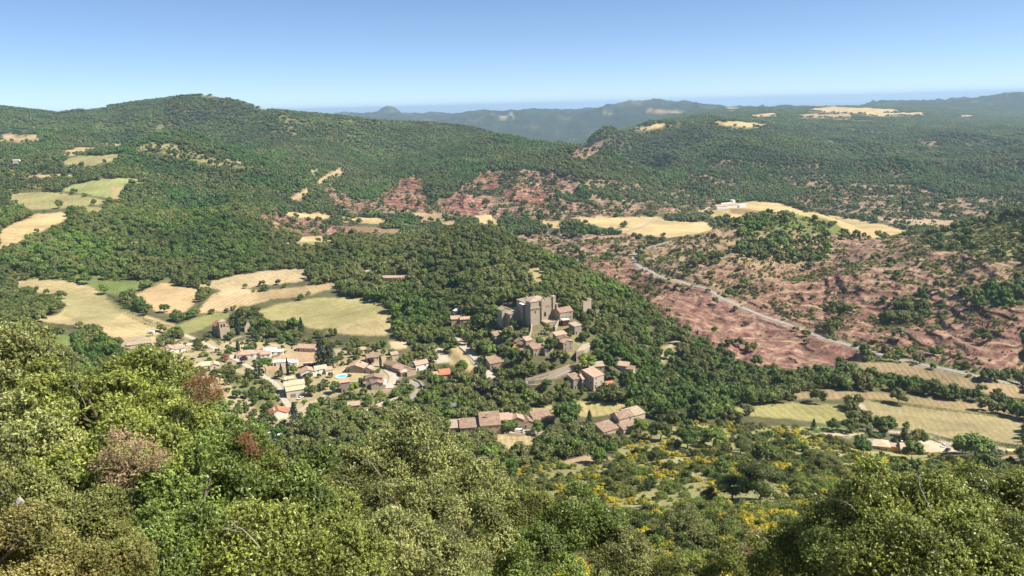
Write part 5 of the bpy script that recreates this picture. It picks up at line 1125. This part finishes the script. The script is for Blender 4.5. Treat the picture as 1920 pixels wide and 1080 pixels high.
kd = np.where(fbm(x / 60, y / 60, 3, 12) + rng.normal(size=n) * .3 + GREEN(x, y, z) > .2, 5 + rng.integers(0, 3, n), rng.integers(0, 5, n))
sc = np.stack([s, s, s * (.85 + .35 * rng.random(n))], 1)
vz = inpoly(pts('290 635 620 640 800 640 800 720 640 790 480 800 400 760 290 690'), *proj(x, y, z)); sc[vz] *= .6
# the largest in the photograph become things of their own
px, py = proj(x, y, z + 4); vis = visible(x, y, z, 1) & (px > 10) & (px < 1910) & (py < 905) & (py > 300)
size = s / y; size[~vis] = 0; size[(px < 560) & (py > 700)] = 0
idx = np.argsort(-size)[:205]; keep = np.ones(n, bool); keep[idx] = False
for i in idx: INDIV.append((x[i], y[i], z[i], sc[i], int(kd[i]), px[i], py[i]))
scatter("forest", mid, np.stack([x, y, z - .3], 1)[keep], sc[keep], kd[keep])
x, y, z = band(1080, 2300, 6.9); n = len(x); s = .8 + .8 * rng.random(n) ** 1.5
kd = np.where(fbm(x / 90, y / 90, 3, 14) + rng.normal(size=n) * .3 + GREEN(x, y, z) > .25, 4 + rng.integers(0, 2, n), rng.integers(0, 4, n))
scatter("forest_far", far, np.stack([x, y, z - .4], 1), np.stack([s, s, s], 1), kd)
n2 = n
x, y, z = band(2300, 6500, 10.8); n = len(x); s = 1.4 + .7 * rng.random(n)
scatter("forest_distant", far, np.stack([x, y, z - .4], 1), np.stack([s, s, s * .7], 1), rng.integers(0, 5, n))
print("trees", keep.sum(), n2, n)
# ------------------------------------------------------------------ shrubs on scrub and red land
def shrubs(y0, y1, cell, smin, smax):
    p = grid_points(y0, y1, cell); x, y = p[:, 0], p[:, 1]; z = gz(x, y); d = lut(shrub, x, y); b = lut(broom, x, y)
    cl = fbm(x / (cell * 7), y / (cell * 7), 3, 21); cl = cl + .6 * fbm(x / (cell * 2.5), y / (cell * 2.5), 2, 22); f = np.clip(d * (1 + (3.4 if y0 > 400 else 1.4) * cl), 0, 1)
    m = (rng.random(len(x)) < f) & visible(x, y, z, 2) & clear_of(x, y, -1)
    px, py = proj(x, y, z); m &= (px > -60) & (px < 1980) & (py < 1150)
    px, py = proj(x, y, z + 1.7); m &= FM[np.clip((py / 2).astype(int), 0, 559), np.clip((px / 2).astype(int), 0, 999)] | (py > 1000)
    x, y, z, b, cl = x[m], y[m], z[m], b[m], cl[m]; n = len(x)
    s = smin + (smax - smin) * rng.random(n) ** 2.2
    bro = (fbm(x / 9, y / 9, 3, 51) + rng.normal(size=n) * .14 > .16) & (b * rng.random(n) > .15)
    kd = np.where(bro, 5 + rng.integers(0, 2, n), np.where(rng.random(n) < (.2 if y0 < 400 else .14) + .3 * cl, 3 + rng.integers(0, 2, n), rng.integers(0, 3, n)))
    return x, y, z, s, kd
BUSH = []
x, y, z, s, kd = shrubs(66, 420, 1.9, .5, 1.9)
px, py = proj(x, y, z); vis = visible(x, y, z, .3) & (px > 900) & (px < 1910) & (py < 1060) & (y > 150); size = s / y; size[~vis] = 0
idx = np.argsort(-size)[:210]; keep = np.ones(len(x), bool); keep[idx] = False
for i in idx: BUSH.append((x[i], y[i], z[i], s[i], int(kd[i]), px[i], py[i]))
scatter("scrub_undergrowth", bush, np.stack([x, y, z - .1], 1)[keep], np.stack([s, s, s], 1)[keep], kd[keep])
x2, y2, z2, s2, k2 = shrubs(420, 1000, 2.6, .4, 1.7)
x3, y3, z3, s3, k3 = shrubs(1000, 2300, 4.4, .7, 2.2)
x, y, z, s, kd = map(np.concatenate, ((x2, x3), (y2, y3), (z2, z3), (s2, s3), (k2, k3)))
scatter("hillside_undergrowth", bush, np.stack([x, y, z - .1], 1), np.stack([s, s, s], 1), kd)
print("shrubs", len(keep), len(x))

# ------------------------------------------------------------------ individual trees and bushes
def where(px, py):
    if py > 850: return "on the broom-covered slope"
    if px > 1250 and py > 760: return "in the thicket above the broom-covered slope"
    if px > 1250: return "in the belt of trees along the brown strip fields"
    if py > 745 and px > 980: return "around the lower stone farmhouses"
    if px > 1000 and py > 690: return "in the wood below the twin pink houses"
    if px > 1000: return "on the wooded slope beside the castle"
    if px > 840 and py < 700: return "in the grove between car park and castle"
    if px > 780: return "in the wood below the hamlet street"
    if px > 560 and py > 730: return "in the copse under the terraced wall"
    if px < 560 and py > 640: return "among the villas of the hamlet"
    if py < 640: return "in the wood behind the village fields"
    return "among the tiled houses of the hamlet"
for (x_, y_, z_, sc_, k_, px_, py_) in INDIV:
    w_ = where(px_, py_); kind_ = "olive green holm oak" if k_ < 5 else "bright green leafy tree"
    put_tree("oak_tree" if k_ < 5 else "broadleaf_tree", mid[k_].data, TR[k_ % 3].data, (x_, y_, z_ - .2), tuple(sc_), random.uniform(0, 6.28),
             "round %s %s" % (kind_, w_), "tree", "%ss %s" % (kind_, w_))
for (x_, y_, z_, s_, k_, px_, py_) in BUSH:
    nm, lb = (("scrub_bush", "grey green scrub bush"), ("oak_bush", "dark green oak bush"), ("broom_bush", "yellow flowering broom bush"))[0 if k_ < 3 else 1 if k_ < 5 else 2]
    w_ = "beside the tiled villa on the right valley edge" if (py_ < 880 and px_ > 1600) else "on the slope below the ploughed strip" if px_ < 1250 else "on the slope above the big oaks"
    b_ = bpy.data.objects.new(nm, bush[k_].data); COL.objects.link(b_); b_.location = (x_, y_, z_ - .1); b_.scale = (s_,) * 3; b_.rotation_euler = (0, 0, random.uniform(0, 6.28))
    tag(b_, "%s %s" % (lb, w_), "bush", "%ses %s" % (lb, w_))
# ------------------------------------------------------------------ big oaks on the slope just below the viewpoint
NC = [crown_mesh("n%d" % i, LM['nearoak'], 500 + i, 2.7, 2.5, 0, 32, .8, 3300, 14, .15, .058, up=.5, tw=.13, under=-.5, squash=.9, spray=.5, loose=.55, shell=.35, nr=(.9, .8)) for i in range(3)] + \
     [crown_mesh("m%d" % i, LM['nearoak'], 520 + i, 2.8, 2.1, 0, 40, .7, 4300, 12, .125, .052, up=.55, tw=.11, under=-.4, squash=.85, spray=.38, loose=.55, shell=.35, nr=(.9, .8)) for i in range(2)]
DC = crown_mesh("dd", LM['dead'], 540, 1.05, .9, 0, 14, .55, 150, 9, .15, .05, up=.2, tw=.17, under=-.8, spray=.4, loose=1.0, shell=.2)
NT = [trunk_mesh("nt%d" % i, 70 + i, 8.5, .2, 2.4, 9, .92, 2) for i in range(3)]
near = []
def big(px, py, Y, r, k, mat, label, name="oak_tree", cat="tree", dead=None):
    u, s = ray(px, py); x, z = u * Y, s * Y; g = float(gz(x, Y)[0]); h = z - g
    e = empty(name, (x, Y, g), 0); tag(e, label, cat); near.append(e)
    c_ = bpy.data.objects.new("crown", NC[k].data); COL.objects.link(c_); c_.parent = e; c_.location = (0, 0, h); q = r / 3.1; c_.scale = (q, q, q * random.uniform(.92, 1.08)); c_.rotation_euler = (0, 0, random.uniform(0, 6.28))
    c_.material_slots[0].link = 'OBJECT'; c_.material_slots[0].material = LM[mat]
    t_ = bpy.data.objects.new("trunk", NT[len(near) % 3].data); COL.objects.link(t_); t_.parent = e; t_.scale = (q, q, (h + r * .5) / 8.5 / .92); t_.rotation_euler = (0, 0, random.uniform(0, 6.28))
    for (dx, dy, ds, dm) in dead or ():
        u2, s2 = ray(dx, dy); Y2 = Y - r * .93; d_ = bpy.data.objects.new("dead_foliage", DC.data); COL.objects.link(d_); d_.parent = e; d_.location = (u2 * Y2 - x, Y2 - Y, s2 * Y2 - g); d_.scale = (ds,) * 3; d_.rotation_euler = (0, 0, random.uniform(0, 6.28))
        d_.material_slots[0].link = 'OBJECT'; d_.material_slots[0].material = LM[dm]; d_["label"] = "withered brown leaves" if dm == 'dead' else "withered rust red leaves"
    return e
for a in [
 (10, 700, 31, 2.5, 0, 'nearoak2', "pale green oak at the top corner of the near oak mass beside the vineyard"),
 (110, 765, 30, 2.4, 1, 'nearoak', "oak below the small vineyard, second along the top of the near oak mass"),
 (190, 800, 28, 2.3, 2, 'nearoak', "olive green oak under the vineyard track end"),
 (262, 742, 31, 2.2, 0, 'nearoak', "tall near oak whose round top hides part of the low barn"),
 (338, 805, 29, 2.0, 1, 'nearoak', "near oak with rust red withered top beside the cream villa", "oak_tree", "tree", [(362, 728, .33, 'rust'), (380, 716, .33, 'rust'), (398, 728, .36, 'rust'), (408, 742, .28, 'rust'), (372, 752, .36, 'rust'), (388, 745, .3, 'rust')]),
 (415, 862, 28, 1.9, 2, 'neargreen', "near oak under the rust red withered crown"),
 (482, 905, 28, 1.6, 0, 'nearoak', "near oak with a brown withered edge beside the blue oval pool", "oak_tree", "tree", [(465, 830, .35, 'rust'), (474, 848, .3, 'rust')]),
 (30, 860, 25, 2.3, 2, 'nearoak2', "pale oak above the tawny bushes at the picture edge"),
 (270, 880, 25, 2.2, 0, 'nearoak', "near oak with a large pinkish brown withered patch", "oak_tree", "tree", [(222, 830, .42, 'dead'), (265, 845, .44, 'dead'), (200, 868, .38, 'dead'), (240, 882, .48, 'dead'), (285, 880, .4, 'dead'), (220, 905, .45, 'dead'), (258, 915, .35, 'dead'), (300, 860, .3, 'dead')]),
 (385, 950, 24, 2.3, 1, 'neargreen', "dark green oak in front of the withered pinkish patch"),
 (545, 945, 27, 2.1, 2, 'neargreen', "green oak in the middle of the lower oak mass"),
 (610, 985, 28, 2.0, 0, 'nearoak', "oak bridging the darker and the pale oak masses"),
 (500, 1035, 21, 1.9, 0, 'nearoak', "near oak at the bottom edge below the green one"),
 (300, 1045, 20, 1.7, 2, 'neargreen', "shaded oak beside the tawny bushes"),
 (640, 1065, 22, 1.7, 1, 'nearoak', "oak at the bottom edge between the dark and pale masses"),
 (130, 930, 24, 1.8, 1, 'nearoak', "oak rising behind the tawny bushes"),
 (790, 858, 37, 2.9, 3, 'nearoak2', "tallest pale yellow-green oak below the long stone farmhouse"),
 (700, 905, 35, 2.4, 4, 'nearoak2', "pale oak left of the tallest pale one"),
 (880, 915, 35, 2.5, 3, 'nearoak2', "pale oak right of the tallest pale one by the ploughed strip"),
 (765, 975, 31, 2.4, 4, 'nearoak2', "pale oak in front of the tallest pale one"),
 (895, 1010, 29, 2.2, 3, 'nearoak2', "pale oak at the bottom below the ploughed strip"),
 (720, 1055, 25, 1.9, 0, 'nearoak2', "yellow-green oak at the bottom edge of the pale mass"),
 (830, 1070, 25, 1.8, 4, 'nearoak2', "small pale oak at the bottom edge below the ploughed strip"),
 (985, 960, 36, 1.8, 4, 'nearoak', "dull oak between the pale mass and the deep green oak"),
 (1070, 985, 35, 2.5, 3, 'neargreen', "deep green oak right of the pale mass"),
 (1130, 1000, 36, 1.8, 4, 'neargreen', "smaller deep green oak with upright top shoots"),
 (1010, 1065, 28, 2.0, 3, 'neargreen', "green oak at the bottom edge under the deep green one"),
 (1180, 1055, 33, 1.8, 4, 'nearoak2', "small pale round oak at the foot of the broom slope"),
 (1300, 1085, 31, 1.5, 4, 'nearoak', "low olive oak bush at the bottom of the broom slope", "oak_bush", "bush"),
 (1405, 1060, 30, 1.6, 4, 'nearoak', "low oak with a bleached withered patch", "oak_tree", "tree", [(1420, 1012, .4, 'dead'), (1405, 1035, .35, 'dead'), (1432, 1040, .3, 'dead')]),
 (1495, 1050, 26, 1.6, 0, 'nearoak', "yellow-green oak leading into the right-hand oak mass"),
 (1585, 1000, 25, 1.9, 1, 'nearoak', "oak forming the left shoulder of the right-hand oak mass"),
 (1665, 965, 25, 2.0, 2, 'nearoak', "highest rounded oak below the open scrub"),
 (1765, 985, 24, 2.0, 0, 'nearoak', "oak between the two highest tops of the right-hand mass"),
 (1835, 950, 28, 2.1, 1, 'nearoak', "tall leafy oak below the beige villa yard"),
 (1915, 985, 25, 2.1, 2, 'nearoak', "oak cut by the right edge under the yellow container"),
 (1680, 1060, 20, 1.8, 0, 'nearoak', "shaded oak low in the right-hand mass"),
 (1800, 1065, 20, 1.8, 1, 'nearoak', "sunlit oak at the bottom of the right-hand mass"),
 (1915, 1080, 20, 1.7, 2, 'nearoak', "dark oak in the bottom corner of the right-hand mass"),
 (1590, 1080, 22, 1.5, 2, 'neargreen', "green oak low before the left shoulder of the right-hand mass")]:
    big(*a)
for px, py, Y, r, lb in [(25, 950, 16, 1.35, "tawny orange bush around the pale rocks"), (115, 1010, 15, 1.35, "tawny olive bush beside the pale rocks"), (30, 1060, 13, 1.3, "tawny bush at the bottom corner"), (190, 1065, 14.5, 1.1, "tawny bush nearest the shaded oak")]:
    big(px, py, Y, r, 3 + int(px) % 2, 'boxwood', lb, "tawny_bush", "bush")
BR = [trunk_mesh("br%d" % i, 90 + i, 1.7, .022, .9, 6, .95, 2) for i in range(3)]
BW = plain("bleached_wood", (.42, .37, .31), var=.2, scale=6)
for i, (px, py) in enumerate([(325, 925), (610, 935), (470, 985), (975, 925), (1445, 1010), (1735, 905), (1890, 905), (860, 985), (150, 725), (1600, 930), (700, 860), (1105, 925)]):
    e = min(near, key=lambda q: (proj(q.location.x, q.location.y, q.location.z + q.children[0].location.z)[0] - px) ** 2 + (proj(q.location.x, q.location.y, q.location.z + q.children[0].location.z)[1] - py) ** 2)
    c0 = next(c for c in e.children if c.name.startswith("crown")); r_ = 2.9 * c0.scale[0]; u2, s2 = ray(px, py); Y2 = e.location.y - r_ * .8
    d_ = bpy.data.objects.new("dead_branch", BR[i % 3].data); COL.objects.link(d_); d_.data.materials[0] = BW; d_.parent = e
    d_.location = (u2 * Y2 - e.location.x, Y2 - e.location.y, s2 * Y2 - e.location.z - .45); d_.rotation_euler = (random.uniform(-.7, .1), random.uniform(-.8, .8), random.uniform(0, 6)); d_.scale = (random.uniform(.4, .65),) * 3
# pale limestone rocks among the tawny bushes
rm = plain("limestone", (.42, .39, .34), var=.2, scale=4, bump=.6)
for i, (px, py, Y, s_) in enumerate([(34, 950, 15.3, .13), (16, 1004, 14.3, .13), (50, 1006, 14.3, .09)]):
    r = np.random.default_rng(i + 4); a, f = ico(1.0, (0, 0, 0), r, 6, 4); a += .5 * (r.random(a.shape) - .5); u, s = ray(px, py)
    o_ = mesh_from("limestone_rock", a * np.array([.8, .7, 1.7]) * s_, f, rm); o_.location = (u * Y, Y, s * Y); o_.rotation_euler = (.3 * i, .4, i)
    tag(o_, ["upper pale limestone rock poking through the tawny bush", "lower pale limestone rock at the edge of the tawny bush", "small pale limestone rock right of the lower one"][i], "rock")
# ------------------------------------------------------------------ air: one closed box round everything below the skyline
hm = bpy.data.materials.new("haze_air"); hm.use_nodes = True; t = hm.node_tree; t.nodes.clear()
o_ = t.nodes.new("ShaderNodeOutputMaterial"); pv = t.nodes.new("ShaderNodeVolumePrincipled")
pv.inputs["Color"].default_value = (.55, .76, 1.0, 1); pv.inputs["Density"].default_value = 5.5e-5; pv.inputs["Anisotropy"].default_value = 0.1
t.links.new(pv.outputs[0], o_.inputs["Volume"])
zt, zb = max(float(ZZ.max()) + 12, 20), float(ZZ.min()) - 1
X_, Y0_, Y1_ = 150000, -300, 106000
bv = [(sx * X_, y, z) for z in (zb, zt) for y in (Y0_, Y1_) for sx in (-1, 1)]
hz = mesh_from("haze", bv, [(0, 2, 3, 1), (4, 5, 7, 6), (0, 1, 5, 4), (2, 6, 7, 3), (0, 4, 6, 2), (1, 3, 7, 5)], hm); tag(hz, kind="stuff")
